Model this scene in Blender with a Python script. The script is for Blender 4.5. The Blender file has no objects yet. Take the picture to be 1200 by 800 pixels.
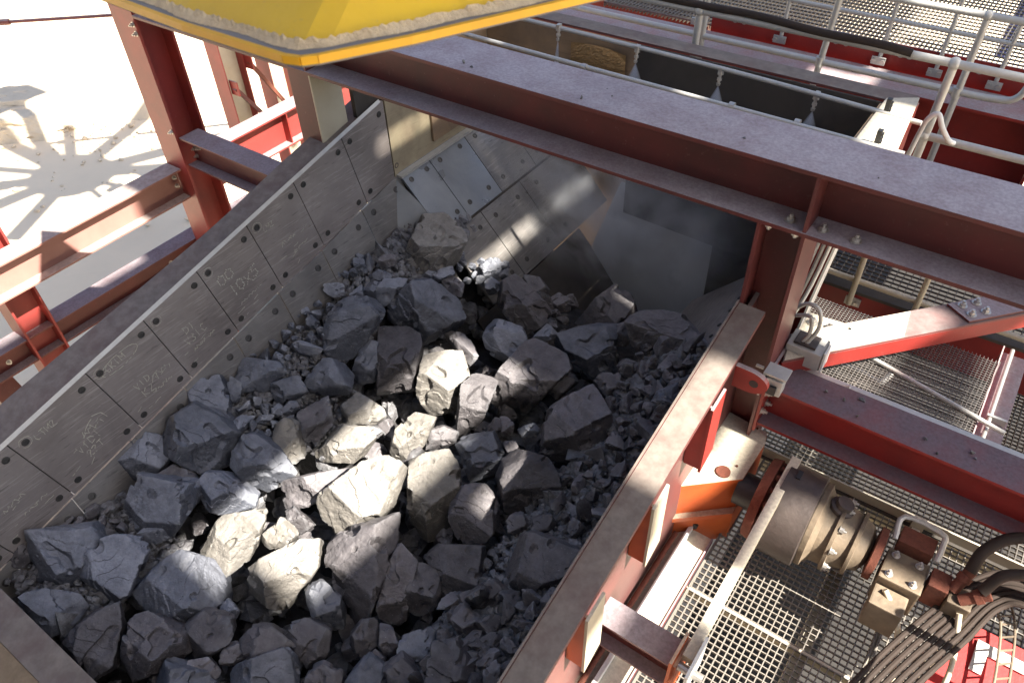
import bpy, bmesh, math, random
import numpy as np
from mathutils import Vector, Matrix
random.seed(7); rng = np.random.default_rng(11)
S = bpy.context.scene
COL = S.collection
R_ = math.radians

# ------------------------------------------------------------------ camera (eye at the origin, Z up)
FPX, TH, RO, YW = 903.8, R_(43.22), R_(-2.13), R_(-36.7)
fh = np.array([math.sin(YW), math.cos(YW), 0]); rh = np.array([math.cos(YW), -math.sin(YW), 0]); zz = np.array([0, 0, 1.])
CF = fh*math.cos(TH) - zz*math.sin(TH)
U0 = fh*math.sin(TH) + zz*math.cos(TH)
CR = rh*math.cos(RO) + U0*math.sin(RO)
CU = -rh*math.sin(RO) + U0*math.cos(RO)
def ray(u, v):
    return (u-600)/FPX*CR + (400-v)/FPX*CU + CF
cam = bpy.data.cameras.new('camera'); cam_o = bpy.data.objects.new('camera', cam); COL.objects.link(cam_o)
M = Matrix(((CR[0], CU[0], -CF[0], 0), (CR[1], CU[1], -CF[1], 0), (CR[2], CU[2], -CF[2], 0), (0, 0, 0, 1)))
cam_o.matrix_world = M
cam.sensor_width = 36; cam.lens = 36*FPX/1200; cam.clip_start = .05; cam.clip_end = 500
cam.dof.use_dof = True; cam.dof.focus_distance = 4.2; cam.dof.aperture_fstop = 4.5
S.camera = cam_o

# ------------------------------------------------------------------ node materials
def mat(name):
    m = bpy.data.materials.new(name); m.use_nodes = True
    nt = m.node_tree; b = nt.nodes['Principled BSDF']
    return m, nt, b
def N(nt, t, **kw):
    n = nt.nodes.new(t)
    for k, v in kw.items():
        if k in n.inputs.keys() if hasattr(n.inputs, 'keys') else False: n.inputs[k].default_value = v
        else: setattr(n, k, v)
    return n
def noise(nt, scale, detail=4, rough=.55, coord=None, dist=0.):
    n = nt.nodes.new('ShaderNodeTexNoise'); n.inputs['Scale'].default_value = scale
    n.inputs['Detail'].default_value = detail; n.inputs['Roughness'].default_value = rough; n.inputs['Distortion'].default_value = dist
    if coord is not None: nt.links.new(coord, n.inputs['Vector'])
    return n.outputs['Fac']
def ramp(nt, fac, stops):
    r = nt.nodes.new('ShaderNodeValToRGB'); e = r.color_ramp.elements
    while len(e) < len(stops): e.new(.5)
    for i, (p, c) in enumerate(stops):
        e[i].position = p; e[i].color = (c, c, c, 1) if isinstance(c, (int, float)) else (*c, 1)
    nt.links.new(fac, r.inputs['Fac']); return r.outputs['Color']
def mix(nt, fac, a, b):
    m = nt.nodes.new('ShaderNodeMix'); m.data_type = 'RGBA'
    for sock, v in ((m.inputs[0], fac), (m.inputs[6], a), (m.inputs[7], b)):
        if isinstance(v, (tuple, list)): sock.default_value = (*v, 1)
        elif isinstance(v, (int, float)): sock.default_value = v
        else: nt.links.new(v, sock)
    return m.outputs[2]
def math_(nt, op, a, b=None, clamp=False):
    m = nt.nodes.new('ShaderNodeMath'); m.operation = op; m.use_clamp = clamp
    for i, v in enumerate((a, b)):
        if v is None: continue
        if isinstance(v, (int, float)): m.inputs[i].default_value = v
        else: nt.links.new(v, m.inputs[i])
    return m.outputs[0]
def bump(nt, b, h, strength=.3, dist=.01):
    n = nt.nodes.new('ShaderNodeBump'); n.inputs['Strength'].default_value = strength; n.inputs['Distance'].default_value = dist
    nt.links.new(h, n.inputs['Height']); nt.links.new(n.outputs[0], b.inputs['Normal'])
def pos(nt): return nt.nodes.new('ShaderNodeNewGeometry').outputs['Position']
def upness(nt, lo=.55, hi=.9):
    g = nt.nodes.new('ShaderNodeNewGeometry'); s = nt.nodes.new('ShaderNodeSeparateXYZ'); nt.links.new(g.outputs['Normal'], s.inputs[0])
    r = nt.nodes.new('ShaderNodeMapRange'); r.inputs[1].default_value = lo; r.inputs[2].default_value = hi; r.clamp = True
    nt.links.new(s.outputs[2], r.inputs[0]); return r.outputs[0]

def paint(name, c, c2=None, dust=(.36, .33, .335), dusty=.9, rough=.5, grain=60, metal=0.):
    """painted steel: worn tone variation and dust that has settled on the faces that look up"""
    m, nt, b = mat(name); p = pos(nt)
    c2 = c2 or tuple(x*.55 for x in c)
    base = mix(nt, ramp(nt, noise(nt, 3.2, 6, .6, p), [(.35, 0.), (.72, 1.)]), c, c2)
    specks = ramp(nt, noise(nt, 48, 5, .7, p), [(.62, 0.), (.72, 1.)])
    base = mix(nt, math_(nt, 'MULTIPLY', specks, .25), base, (.3, .22, .18))
    d = math_(nt, 'MULTIPLY', upness(nt), ramp(nt, noise(nt, 7, 6, .65, p), [(.2, .55), (.6, 1.)]))
    d = math_(nt, 'MULTIPLY', d, dusty)
    dn = mix(nt, ramp(nt, noise(nt, grain, 3, .7, p), [(.35, 0.), (.65, 1.)]), tuple(x*.8 for x in dust), tuple(x*1.12 for x in dust))
    nt.links.new(mix(nt, d, base, dn), b.inputs['Base Color'])
    nt.links.new(math_(nt, 'ADD', math_(nt, 'MULTIPLY', d, .4), rough, True), b.inputs['Roughness'])
    b.inputs['Metallic'].default_value = metal
    bump(nt, b, noise(nt, 90, 4, .6, p), .12, .004)
    return m
def steel(name, c, c2, rough=.42, metal=.75, scale=2.5, streak=True, bumps=.1):
    m, nt, b = mat(name); p = pos(nt)
    base = mix(nt, ramp(nt, noise(nt, scale, 7, .62, p, .6), [(.32, 0.), (.7, 1.)]), c, c2)
    if streak:
        mp = nt.nodes.new('ShaderNodeMapping'); nt.links.new(p, mp.inputs[0]); mp.inputs['Scale'].default_value = (6, 4, 70); mp.inputs['Rotation'].default_value = (.25, 0, 0)
        base = mix(nt, math_(nt, 'MULTIPLY', ramp(nt, noise(nt, 1.6, 5, .6, mp.outputs[0]), [(.55, 0.), (.68, 1.)]), .4), base, tuple(min(1, x*1.7) for x in c2))
        mp2 = nt.nodes.new('ShaderNodeMapping'); nt.links.new(p, mp2.inputs[0]); mp2.inputs['Scale'].default_value = (3, 9, 60); mp2.inputs['Rotation'].default_value = (-.9, 0, 0)
        base = mix(nt, math_(nt, 'MULTIPLY', ramp(nt, noise(nt, 1.1, 4, .6, mp2.outputs[0]), [(.62, 0.), (.68, 1.)]), .5), base, tuple(x*.45 for x in c))
    nt.links.new(base, b.inputs['Base Color'])
    nt.links.new(ramp(nt, noise(nt, 5, 6, .6, p), [(.3, rough-.1), (.7, rough+.2)]), b.inputs['Roughness'])
    b.inputs['Metallic'].default_value = metal
    bump(nt, b, noise(nt, 55, 5, .6, p), bumps, .006)
    return m
def rockmat(name, c, c2, dust):
    m, nt, b = mat(name); p = pos(nt)
    oi = nt.nodes.new('ShaderNodeObjectInfo')
    base = mix(nt, ramp(nt, noise(nt, 6, 8, .65, p, .4), [(.3, 0.), (.7, 1.)]), c, c2)
    mp = nt.nodes.new('ShaderNodeMapping'); nt.links.new(p, mp.inputs[0]); mp.inputs['Scale'].default_value = (14, 22, 60); mp.inputs['Rotation'].default_value = (.5, .7, .2)
    st = noise(nt, 1., 6, .6, mp.outputs[0])
    base = mix(nt, math_(nt, 'MULTIPLY', ramp(nt, st, [(.56, 0.), (.64, 1.)]), .35), base, tuple(min(1, x*1.9) for x in c2))
    d = math_(nt, 'MULTIPLY', upness(nt, .25, .9), ramp(nt, noise(nt, 11, 6, .7, p), [(.3, .25), (.65, 1.)]))
    base = mix(nt, math_(nt, 'MULTIPLY', d, .85), base, dust)  # settled dust, paled further to paint top light on up-facing sides
    fleck = ramp(nt, noise(nt, 120, 2, .5, p), [(.7, 0.), (.74, 1.)])  # wet glints painted as small pale specks
    base = mix(nt, math_(nt, 'MULTIPLY', fleck, .6), base, (.42, .42, .44))
    gp = nt.nodes.new('ShaderNodeNewGeometry')        # pale edges: chip wear plus gloss highlights painted into the colour
    ed = math_(nt, 'MULTIPLY', ramp(nt, gp.outputs['Pointiness'], [(.52, 0.), (.60, 1.)]), ramp(nt, noise(nt, 17, 5, .7, p), [(.4, .1), (.6, .9)]))
    base = mix(nt, math_(nt, 'MULTIPLY', ed, .6), base, (.34, .35, .37))
    hs = nt.nodes.new('ShaderNodeHueSaturation'); nt.links.new(base, hs.inputs['Color'])
    mr = nt.nodes.new('ShaderNodeMapRange'); mr.inputs[3].default_value = .7; mr.inputs[4].default_value = 1.3; nt.links.new(oi.outputs['Random'], mr.inputs[0]); nt.links.new(mr.outputs[0], hs.inputs['Value'])
    nt.links.new(hs.outputs[0], b.inputs['Base Color'])
    nt.links.new(ramp(nt, noise(nt, 9, 6, .7, p), [(.35, .36), (.65, .72)]), b.inputs['Roughness'])
    b.inputs['Specular IOR Level'].default_value = .45
    h = math_(nt, 'ADD', noise(nt, 26, 9, .68, p, .3), math_(nt, 'MULTIPLY', st, .22))
    bump(nt, b, h, .5, .028)
    return m
def plain(name, c, rough=.6, metal=0., var=.3, scale=12, bumps=.15):
    m, nt, b = mat(name); p = pos(nt)
    nt.links.new(mix(nt, noise(nt, scale, 6, .65, p), tuple(x*(1-var) for x in c), tuple(min(1, x*(1+var)) for x in c)), b.inputs['Base Color'])
    b.inputs['Roughness'].default_value = rough; b.inputs['Metallic'].default_value = metal
    bump(nt, b, noise(nt, scale*5, 5, .6, p), bumps, .006)
    return m

MT = {}
MT['red'] = paint('red_paint', (.34, .030, .022), (.20, .022, .018))
MT['beam'] = paint('oxide_red_beam', (.135, .027, .025), (.07, .024, .021), dust=(.45, .405, .435), grain=75)
MT['redlow'] = paint('shaded_red_paint', (.30, .026, .022), (.17, .022, .02), dust=(.15, .125, .145), grain=60)  # shaded copy of the red paint, its dust darkened for shade
MT['dustyred'] = paint('dusty_red_paint', (.32, .042, .036), (.20, .036, .032), dust=(.33, .29, .29), grain=30)
MT['apron'] = paint('tan_apron', (.30, .22, .14), (.2, .15, .10), dust=(.27, .20, .13), grain=20, rough=.6)
MT['palered'] = paint('dusty_sunlit_red_paint', (.36, .19, .16), (.28, .13, .11), dust=(.45, .40, .37), grain=30)  # lighter than the other reds: dust plus sun glare in the colour
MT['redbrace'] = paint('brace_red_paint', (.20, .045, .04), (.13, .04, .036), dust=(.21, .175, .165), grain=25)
MT['blockergrey'] = plain('grey_light_blocker', (.26, .27, .29), .7, .1, .2, 4)
MT['signred'] = plain('sign_red', (.42, .015, .015), .5, 0, .2, 10)
MT['maroon'] = paint('brown_red_paint', (.15, .035, .032), (.09, .025, .024), dust=(.33, .29, .31))
MT['lip'] = paint('lip_paint', (.15, .05, .045), (.10, .05, .048), dust=(.22, .192, .165), grain=14, rough=.45)
MT['orange'] = paint('orange_paint', (.55, .115, .022), (.36, .06, .02), dust=(.5, .44, .33), rough=.5)
MT['liner'] = steel('liner_steel', (.265, .232, .215), (.40, .355, .332), .40, .25)
MT['slope'] = steel('slope_steel', (.165, .155, .148), (.255, .24, .225), .36, .3, 3)
MT['wetslope'] = steel('wet_slope_steel', (.20, .215, .235), (.30, .315, .33), .30, .35, 2.5, False, .12)  # bluish base paints in the sky reflected by the wet plates
MT['wet'] = steel('wet_steel', (.46, .475, .50), (.58, .595, .62), .35, .0, 1.6, False, .15)  # pale blue-grey base paints in mist and sky sheen
MT['dark'] = steel('dark_steel', (.055, .048, .043), (.10, .088, .078), .55, .3, 2, False)
MT['concrete'] = steel('stained_plate', (.42, .36, .24), (.28, .22, .15), .6, .15, 5)
MT['trough'] = steel('trough_plate', (.42, .28, .16), (.17, .125, .09), .6, .1, 2.2)
MT['galv'] = plain('galvanised', (.52, .51, .48), .5, .35, .18, 30)
MT['grate'] = plain('galvanised_grating', (.22, .20, .175), .6, .15, .25, 18)
MT['mesh'] = plain('dark_mesh', (.17, .155, .145), .6, .3, .3, 18)
MT['bolt'] = plain('bolt_steel', (.10, .095, .09), .5, .6, .3, 60)
MT['zinc'] = plain('zinc_bolt', (.55, .52, .48), .4, .7, .2, 60)
MT['hose'] = plain('rubber_hose', (.030, .019, .014), .85, 0, .4, 30)
MT['black'] = plain('black_plastic', (.02, .02, .022), .5, 0, .3, 20)
MT['white'] = plain('white_paint', (.75, .74, .70), .5, 0, .12, 20)
MT['cream'] = paint('cream_dusty_sunlit_steel', (.55, .50, .38), (.45, .38, .27), dust=(.6, .55, .45), rough=.6)  # shared by dusty steel and by parts with sunlight painted on
MT['chalkfaint'] = plain('faint_chalk', (.58, .555, .46), .9, 0, .3, 60)
MT['chalk'] = plain('chalk', (.62, .60, .52), .9, 0, .35, 60)
MT['yellow'] = paint('yellow_paint', (.88, .56, .006), (.76, .46, .010), dust=(.55, .42, .2), dusty=.12, rough=.42)
MT['yedge'] = plain('yellow_edge', (.75, .40, .015), .5, 0, .25, 10)
MT['ledge'] = plain('dusty_rubber', (.20, .19, .19), .8, 0, .3, 9)
MT['dirt'] = plain('clay_dirt', (.78, .56, .36), .95, 0, .45, 40, .8)
MT['rust'] = plain('rusty_steel', (.16, .05, .03), .8, .1, .6, 40, .6)
MT['motor'] = plain('dusty_motor', (.085, .068, .062), .45, .3, .7, 9, .35)
MT['motord'] = plain('dusty_motor_tan', (.17, .13, .09), .65, .1, .85, 8, .5)
MT['tan'] = plain('tan_sunlit_grit', (.34, .21, .09), .95, 0, .5, 40, .8)
MT['blue'] = plain('blue_paint', (.02, .06, .35), .45, 0, .2, 8)
MT['sand'] = plain('pale_sand', (.72, .60, .44), .95, 0, .12, .8, .5)
MT['spoil'] = plain('spoil_sand', (.55, .47, .36), .95, 0, .25, 5, .9)
MT['floor'] = plain('shade_floor', (.028, .025, .023), .8, .1, .5, 6)
MT['rockA'] = rockmat('blue_grey_ore', (.060, .066, .084), (.098, .105, .128), (.31, .325, .375))
MT['rockB'] = rockmat('brown_grey_ore', (.052, .048, .052), (.082, .075, .080), (.225, .21, .22))
MT['rockC'] = rockmat('dusty_sunlit_ore', (.085, .080, .074), (.14, .13, .118), (.30, .28, .25))  # lighter copy for sunlit rocks: dust plus sunlight in the colour
MT['fine'] = rockmat('ore_fines', (.055, .053, .056), (.095, .09, .095), (.15, .145, .155))  # dust kept dark, painting shade into the pockets between rocks
MT['bed'] = rockmat('ore_bed', (.030, .029, .030), (.055, .052, .054), (.07, .067, .07))

# ------------------------------------------------------------------ mesh helpers
class MB:
    def __init__(s): s.bm = bmesh.new()
    def poly(s, pts, faces):
        v = [s.bm.verts.new(tuple(map(float, p))) for p in pts]
        for f in faces:
            try: s.bm.faces.new([v[i] for i in f])
            except ValueError: pass
        return s
    def box(s, x0, x1, y0, y1, z0, z1):
        P = [(x, y, z) for x in (x0, x1) for y in (y0, y1) for z in (z0, z1)]
        return s.poly(P, [(0, 1, 3, 2), (4, 6, 7, 5), (0, 4, 5, 1), (2, 3, 7, 6), (0, 2, 6, 4), (1, 5, 7, 3)])
    def extrude(s, prof, p0, p1, side, up):
        """closed 2-D profile (u along side, v along up) swept from p0 to p1"""
        p0, p1, side, up = map(lambda a: np.array(a, float), (p0, p1, side, up)); n = len(prof)
        pts = [p0+side*u+up*v for u, v in prof]+[p1+side*u+up*v for u, v in prof]
        f = [(i, (i+1) % n, (i+1) % n+n, i+n) for i in range(n)]
        return s.poly(pts, f+[tuple(range(n))[::-1], tuple(range(n, 2*n))])
    def bar(s, p0, p1, w, h, up=(0, 0, 1)):
        p0 = np.array(p0, float); p1 = np.array(p1, float); d = p1-p0; d /= np.linalg.norm(d)
        sd = np.cross(d, up); sd /= np.linalg.norm(sd); u = np.cross(sd, d)
        return s.extrude([(-w/2, -h/2), (w/2, -h/2), (w/2, h/2), (-w/2, h/2)], p0, p1, sd, u)
    def ibeam(s, p0, p1, w, h, tf=.016, tw=.011, up=(0, 0, 1), top=True):
        """I section hanging below the line p0-p1 (the middle of its top flange's upper face)"""
        p0 = np.array(p0, float); p1 = np.array(p1, float); d = p1-p0; d /= np.linalg.norm(d)
        sd = np.cross(d, up); sd /= np.linalg.norm(sd); u = np.cross(sd, d); a, t = w/2, tw/2
        pr = [(-a, 0), (-a, -tf), (-t, -tf), (-t, tf-h), (-a, tf-h), (-a, -h), (a, -h), (a, tf-h), (t, tf-h), (t, -tf), (a, -tf), (a, 0)]
        return s.extrude(pr, p0, p1, sd, u)
    def cyl(s, p0, p1, r, n=12, r1=None, caps=True):
        p0 = np.array(p0, float); p1 = np.array(p1, float); d = p1-p0; d /= np.linalg.norm(d); r1 = r if r1 is None else r1
        a = np.cross(d, (0, 0, 1) if abs(d[2]) < .9 else (1, 0, 0)); a /= np.linalg.norm(a); b = np.cross(d, a)
        c = [(math.cos(2*math.pi*i/n), math.sin(2*math.pi*i/n)) for i in range(n)]
        pts = [p0+r*(x*a+y*b) for x, y in c]+[p1+r1*(x*a+y*b) for x, y in c]
        f = [(i, (i+1) % n, (i+1) % n+n, i+n) for i in range(n)]
        if caps: f += [tuple(range(n))[::-1], tuple(range(n, 2*n))]
        return s.poly(pts, f)
    def lathe(s, p0, axis, prof, n=28):
        """prof: list of (distance along axis, radius)"""
        p0 = np.array(p0, float); d = np.array(axis, float); d /= np.linalg.norm(d)
        a = np.cross(d, (0, 0, 1) if abs(d[2]) < .9 else (1, 0, 0)); a /= np.linalg.norm(a); b = np.cross(d, a)
        pts = [p0+d*t+max(r, 1e-4)*(math.cos(2*math.pi*i/n)*a+math.sin(2*math.pi*i/n)*b) for t, r in prof for i in range(n)]
        f = [(k*n+i, k*n+(i+1) % n, (k+1)*n+(i+1) % n, (k+1)*n+i) for k in range(len(prof)-1) for i in range(n)]
        f += [tuple(range(n))[::-1], tuple(range((len(prof)-1)*n, len(prof)*n))]
        return s.poly(pts, f)
    def tube(s, pts, r, n=10, smooth=5):
        """round tube along a smoothed path"""
        P = [np.array(p, float) for p in pts]
        if smooth and len(P) > 2:
            Q = []
            E = [2*P[0]-P[1]]+P+[2*P[-1]-P[-2]]
            for i in range(1, len(E)-2):
                for k in range(smooth):
                    t = k/smooth; a, b, c, d = E[i-1], E[i], E[i+1], E[i+2]
                    Q.append(.5*((2*b)+(c-a)*t+(2*a-5*b+4*c-d)*t*t+(3*b-a-3*c+d)*t**3))
            P = Q+[P[-1]]
        prev = None; rings = []
        for i, p in enumerate(P):
            d = P[min(i+1, len(P)-1)]-P[max(i-1, 0)]; d = d/np.linalg.norm(d)
            if prev is None: a = np.cross(d, (0, 0, 1) if abs(d[2]) < .9 else (1, 0, 0))
            else: a = prev-d*np.dot(prev, d)
            a = a/np.linalg.norm(a); prev = a; b = np.cross(d, a)
            rings.append([p+r*(math.cos(2*math.pi*k/n)*a+math.sin(2*math.pi*k/n)*b) for k in range(n)])
        f = [(i*n+k, i*n+(k+1) % n, (i+1)*n+(k+1) % n, (i+1)*n+k) for i in range(len(rings)-1) for k in range(n)]
        f += [tuple(range(n))[::-1], tuple(range((len(rings)-1)*n, len(rings)*n))]
        return s.poly([q for g in rings for q in g], f)
    def ball(s, c, r, n=10):
        return s.lathe((c[0], c[1], c[2]-r), (0, 0, 1), [(r-r*math.cos(math.pi*k/n), r*math.sin(math.pi*k/n)) for k in range(n+1)], 14)
    def plate(s, quad, t, nrm=None):
        """thick plate from a planar outline, thickness t against its normal"""
        q = [np.array(p, float) for p in quad]
        n_ = np.cross(q[1]-q[0], q[2]-q[1]) if nrm is None else np.array(nrm, float); n_ = n_/np.linalg.norm(n_); k = len(q)
        return s.poly(q+[p-n_*t for p in q], [tuple(range(k)), tuple(range(k, 2*k))[::-1]]+[(i, i+k, (i+1) % k+k, (i+1) % k) for i in range(k)])
    def mesh(s, name, bev=0., smooth=False):
        if bev:
            bmesh.ops.remove_doubles(s.bm, verts=s.bm.verts, dist=1e-5)
        bmesh.ops.recalc_face_normals(s.bm, faces=s.bm.faces)
        if bev:
            es = [e for e in s.bm.edges if len(e.link_faces) == 2 and e.calc_face_angle(0) > .6]
            bmesh.ops.bevel(s.bm, geom=es, offset=bev, segments=2, profile=.7, affect='EDGES', clamp_overlap=True)
        me = bpy.data.meshes.new(name); s.bm.to_mesh(me); s.bm.free()
        if smooth:
            for p in me.polygons: p.use_smooth = True
            me.set_sharp_from_angle(angle=R_(38))
        return me
def add(name, mesh, m, parent=None, label=None, cat=None, group=None, kind=None):
    if isinstance(mesh, MB): mesh = mesh.mesh(name)
    o = bpy.data.objects.new(name, mesh); COL.objects.link(o)
    if m is not None:
        mesh.materials.clear()
        for x in (m if isinstance(m, list) else [m]): mesh.materials.append(MT[x] if isinstance(x, str) else x)
    o.parent = parent
    for k, v in (('label', label), ('category', cat), ('group', group), ('kind', kind)):
        if v: o[k] = v
    return o
def thing(name, label, cat, loc, group=None):
    """Empty at the thing's base; its parts are given in world coordinates and hang from it"""
    o = bpy.data.objects.new(name, None); COL.objects.link(o); o.location = loc; o.empty_display_size = .1
    o['label'] = label; o['category'] = cat
    if group: o['group'] = group
    return o
def part(root, name, mb, m, bev=0., smooth=False, label=None, kind=None, parent=None):
    me = mb.mesh(name, bev, smooth) if isinstance(mb, MB) else mb
    off = Vector(root.location)
    me.transform(Matrix.Translation(-off))
    return add(name, me, m, parent or root, label, kind=kind)
def hexbolt(mb, p, d, r=.014, h=.016, shank=.012):
    p = np.array(p, float); d = np.array(d, float)
    mb.cyl(p, p+d*.003, r*1.5, 12); mb.cyl(p+d*.003, p+d*(.003+h), r, 6); mb.cyl(p+d*(.003+h), p+d*(.003+h+shank), r*.5, 8)
def bolts(root, where, d, m='zinc', r=.014, name='bolt', **k):
    for p in where:
        mb = MB(); hexbolt(mb, p, d, r, **k); part(root, name, mb, m, smooth=False)

# ------------------------------------------------------------------ ground, sky, sun
g = MB(); n = 60
gx = np.linspace(-110, 110, n); gy = np.linspace(-60, 160, n)
add('ground', g.poly([(x, y, -8+.12*math.sin(x*.9)*math.cos(y*.7)) for x in gx for y in gy], [(i*n+j, (i+1)*n+j, (i+1)*n+j+1, i*n+j+1) for i in range(n-1) for j in range(n-1)]), 'sand', kind='structure')
add('shade_floor', MB().box(-.62, 4.5, .2, 9.5, -5.30, -5.2).box(-2.5, -.622, 5.4, 9.5, -5.3, -5.2), 'floor', kind='structure')  # dark sheet added under the gratings to stand for shade below

SUN_EL = 50.
sun = bpy.data.lights.new('sun', 'SUN'); sun.energy = 4.4; sun.angle = R_(.5); sun.color = (1, .93, .82)
so = bpy.data.objects.new('sun', sun); COL.objects.link(so)
az = R_(0)          # sun stands towards +X, a touch behind the camera
sd = Vector((math.cos(R_(SUN_EL))*math.cos(az), math.cos(R_(SUN_EL))*math.sin(az), math.sin(R_(SUN_EL))))
so.rotation_euler = sd.to_track_quat('Z', 'Y').to_euler()
W = bpy.data.worlds.new('World'); S.world = W; W.use_nodes = True
wt = W.node_tree; bg = wt.nodes['Background']
sky = wt.nodes.new('ShaderNodeTexSky'); sky.sky_type = 'NISHITA'; sky.sun_disc = False
sky.sun_elevation = R_(SUN_EL); sky.sun_rotation = math.pi/2-az; sky.dust_density = 2.; sky.air_density = 1.
wt.links.new(sky.outputs[0], bg.inputs['Color']); bg.inputs['Strength'].default_value = .055

# ------------------------------------------------------------------ unseen plates added overhead, gaps cut to shape the sun patches
can = MB(); ZC = 6.5; XS = (ZC-2.0)/math.tan(R_(SUN_EL))     # plate edges are laid out low, then slid up the sun's slant to keep the same shade
for (x0, x1, y0, y1) in [
    (-.55, 1.86, -3, 1.5), (-.55, 2.0, 1.502, 2.62), (1.862, 2.25, -3, .66), (2.252, 2.85, -3, .85), (2.85, 3.40, -3, 1.72), (2.85, 3.40, 2.36, 3.05), (-.55, 2.85, 2.62, 3.05),
    (-1.25, -.552, 2.28, 3.05), (2.62, 2.89, .752, 2.618), (-.55, 1.0, 3.952, 4.598), (3.63, 3.92, 1.28, 1.60), (3.78, 3.90, 1.86, 2.358), (-4.6, -1.252, 2.0, 6.5),
    (3.72, 4.85, 2.36, 2.95), (3.40, 3.60, 2.45, 3.0), (3.52, 3.95, 3.58, 5.8), (3.96, 4.3, 2.96, 5.8), (4.45, 5.4, 3.0, 5.8), (4.302, 4.448, 3.9, 5.8), (.4, 2.7, 7.02, 9.2), (2.72, 3.5, 6.95, 9.2), (3.32, 3.5, 4.7, 6.94), (3.52, 5.4, 5.82, 9.2), (2.72, 3.3, 5.92, 6.3),
    (-.55, .42, 3.05, 3.95), (.50, 1.68, 3.05, 3.95), (1.84, 2.55, 3.05, 4.6), (1.0, 1.838, 4.2, 7.0), (1.0, 1.838, 3.952, 4.198), (-.55, 1.0, 4.6, 7),
    (1.84, 2.30, 4.6, 7), (2.30, 2.62, 5.35, 7), (2.72, 3.3, 4.45, 5.9), (2.552, 2.66, 3.05, 4.448), (2.662, 3.4, 3.05, 3.55), (2.90, 3.4, 3.552, 4.44), (2.64, 2.92, 4.19, 4.448)]:
    can.box(x0+XS, x1+XS, y0, y1, ZC, ZC+.05)
for k, yy in enumerate((3.42, 3.66, 3.86)): can.box(1.66+XS, 1.86+XS, yy, yy+.02, ZC+.052, ZC+.1)
for yy in (3.40, 3.62): can.box(.40+XS, .52+XS, yy, yy+.03, ZC+.052, ZC+.1)
for x, y in ((7.5, -2.0), (3.6, -2.0), (7.5, 9.0)): can.box(x-.07, x+.07, y-.07, y+.07, -8, ZC)
add('rear_sky_blocker', MB().box(-7.5, 6, -2.6, -2.4, -8, 6.5), 'blockergrey', kind='structure')  # unseen panel added behind the camera to block sky light
add('overhead_shade', can, 'blockergrey', kind='structure')
# unseen radial frame, added to cast the spoked shadow on the sand
hub = np.array([-6.6, 5.9, 2.4]); fr = MB()
fr.cyl(hub-[0, 0, .15], hub+[0, 0, .15], .8, 18)
for k, (an, ln, w) in enumerate(((12, 4.5, .16), (42, 3.6, .34), (64, 4.2, .36), (112, 3.0, .34), (150, 2.2, .24), (205, 3.4, .2), (232, 3.6, .34), (262, 2.6, .34), (300, 2.2, .3), (352, 4.5, .14))):
    a = R_(an); fr.bar(hub, hub+np.array([math.cos(a)*ln, math.sin(a)*ln, 0]), w, .12)
fr.box(-12.2, -9.9, 6.0, 7.3, 2.3, 2.4); fr.bar((-9.9, 6.6, 2.35), hub, .3, .12)  # added panel that shades the slab rocks
fr.cyl(hub+[0, 0, .15], hub+[0, 0, 4], .2, 12)
add('shadow_frame', fr, 'maroon', kind='structure')

# ------------------------------------------------------------------ bin (ore hopper)
SL = .215
def lipz(y): return -2.24+SL*(y-2.67)
XL, XR = -3.27, -.73
hop = thing('ore_hopper', 'grey steel ore bin lined with bolted wear plates and full of broken rock', 'ore bin', (-2, 1.6, -3.9))
sv = np.array([0, 1, SL]); sv /= np.linalg.norm(sv); dn = np.array([0, SL, -1.]); dn /= np.linalg.norm(dn)
HB = .53
ys = [-.26, .10, .46, .905, 1.265, 1.625, 1.99, 2.36, 2.77, 3.14]
def lp(y, h, x=XL): return np.array([x, y, lipz(y)])+dn*h
chalk_jobs = {}
plate_objs = []
for i in range(len(ys)-1):
    a, b = ys[i]+.0025, ys[i+1]-.0025
    q = [lp(a, .006), lp(a, HB), lp(b, HB), lp(b, .006)]
    if i == len(ys)-2: q = [lp(a, .006), lp(a, HB), np.array([XL, 3.155, -2.69]), np.array([XL, 3.15, lipz(3.15)-.01])]
    w = part(hop, 'liner_plate', MB().plate(q, .02, (1, 0, 0)), 'liner')
    plate_objs.append((w, a, b))
    for (t, h) in ((.12, .065), (.86, .065), (.14, HB-.06), (.86, HB-.06)):
        y = a+(b-a)*t; p = lp(y, h)+[.001, 0, 0]
        mb = MB(); mb.lathe(p, (1, 0, 0), [(0, .019), (.003, .019), (.004, .012), (.001, .011), (.001, 0)], 16)
        part(hop, 'bolt', mb, 'bolt', parent=w)
part(hop, 'backing_plate', MB().plate([lp(-.6, .012, XL-.024), lp(-.6, HB-.01, XL-.024), lp(3.10, HB-.01, XL-.024), lp(3.10, .012, XL-.024)], .01, (1, 0, 0)), 'dark')
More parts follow.
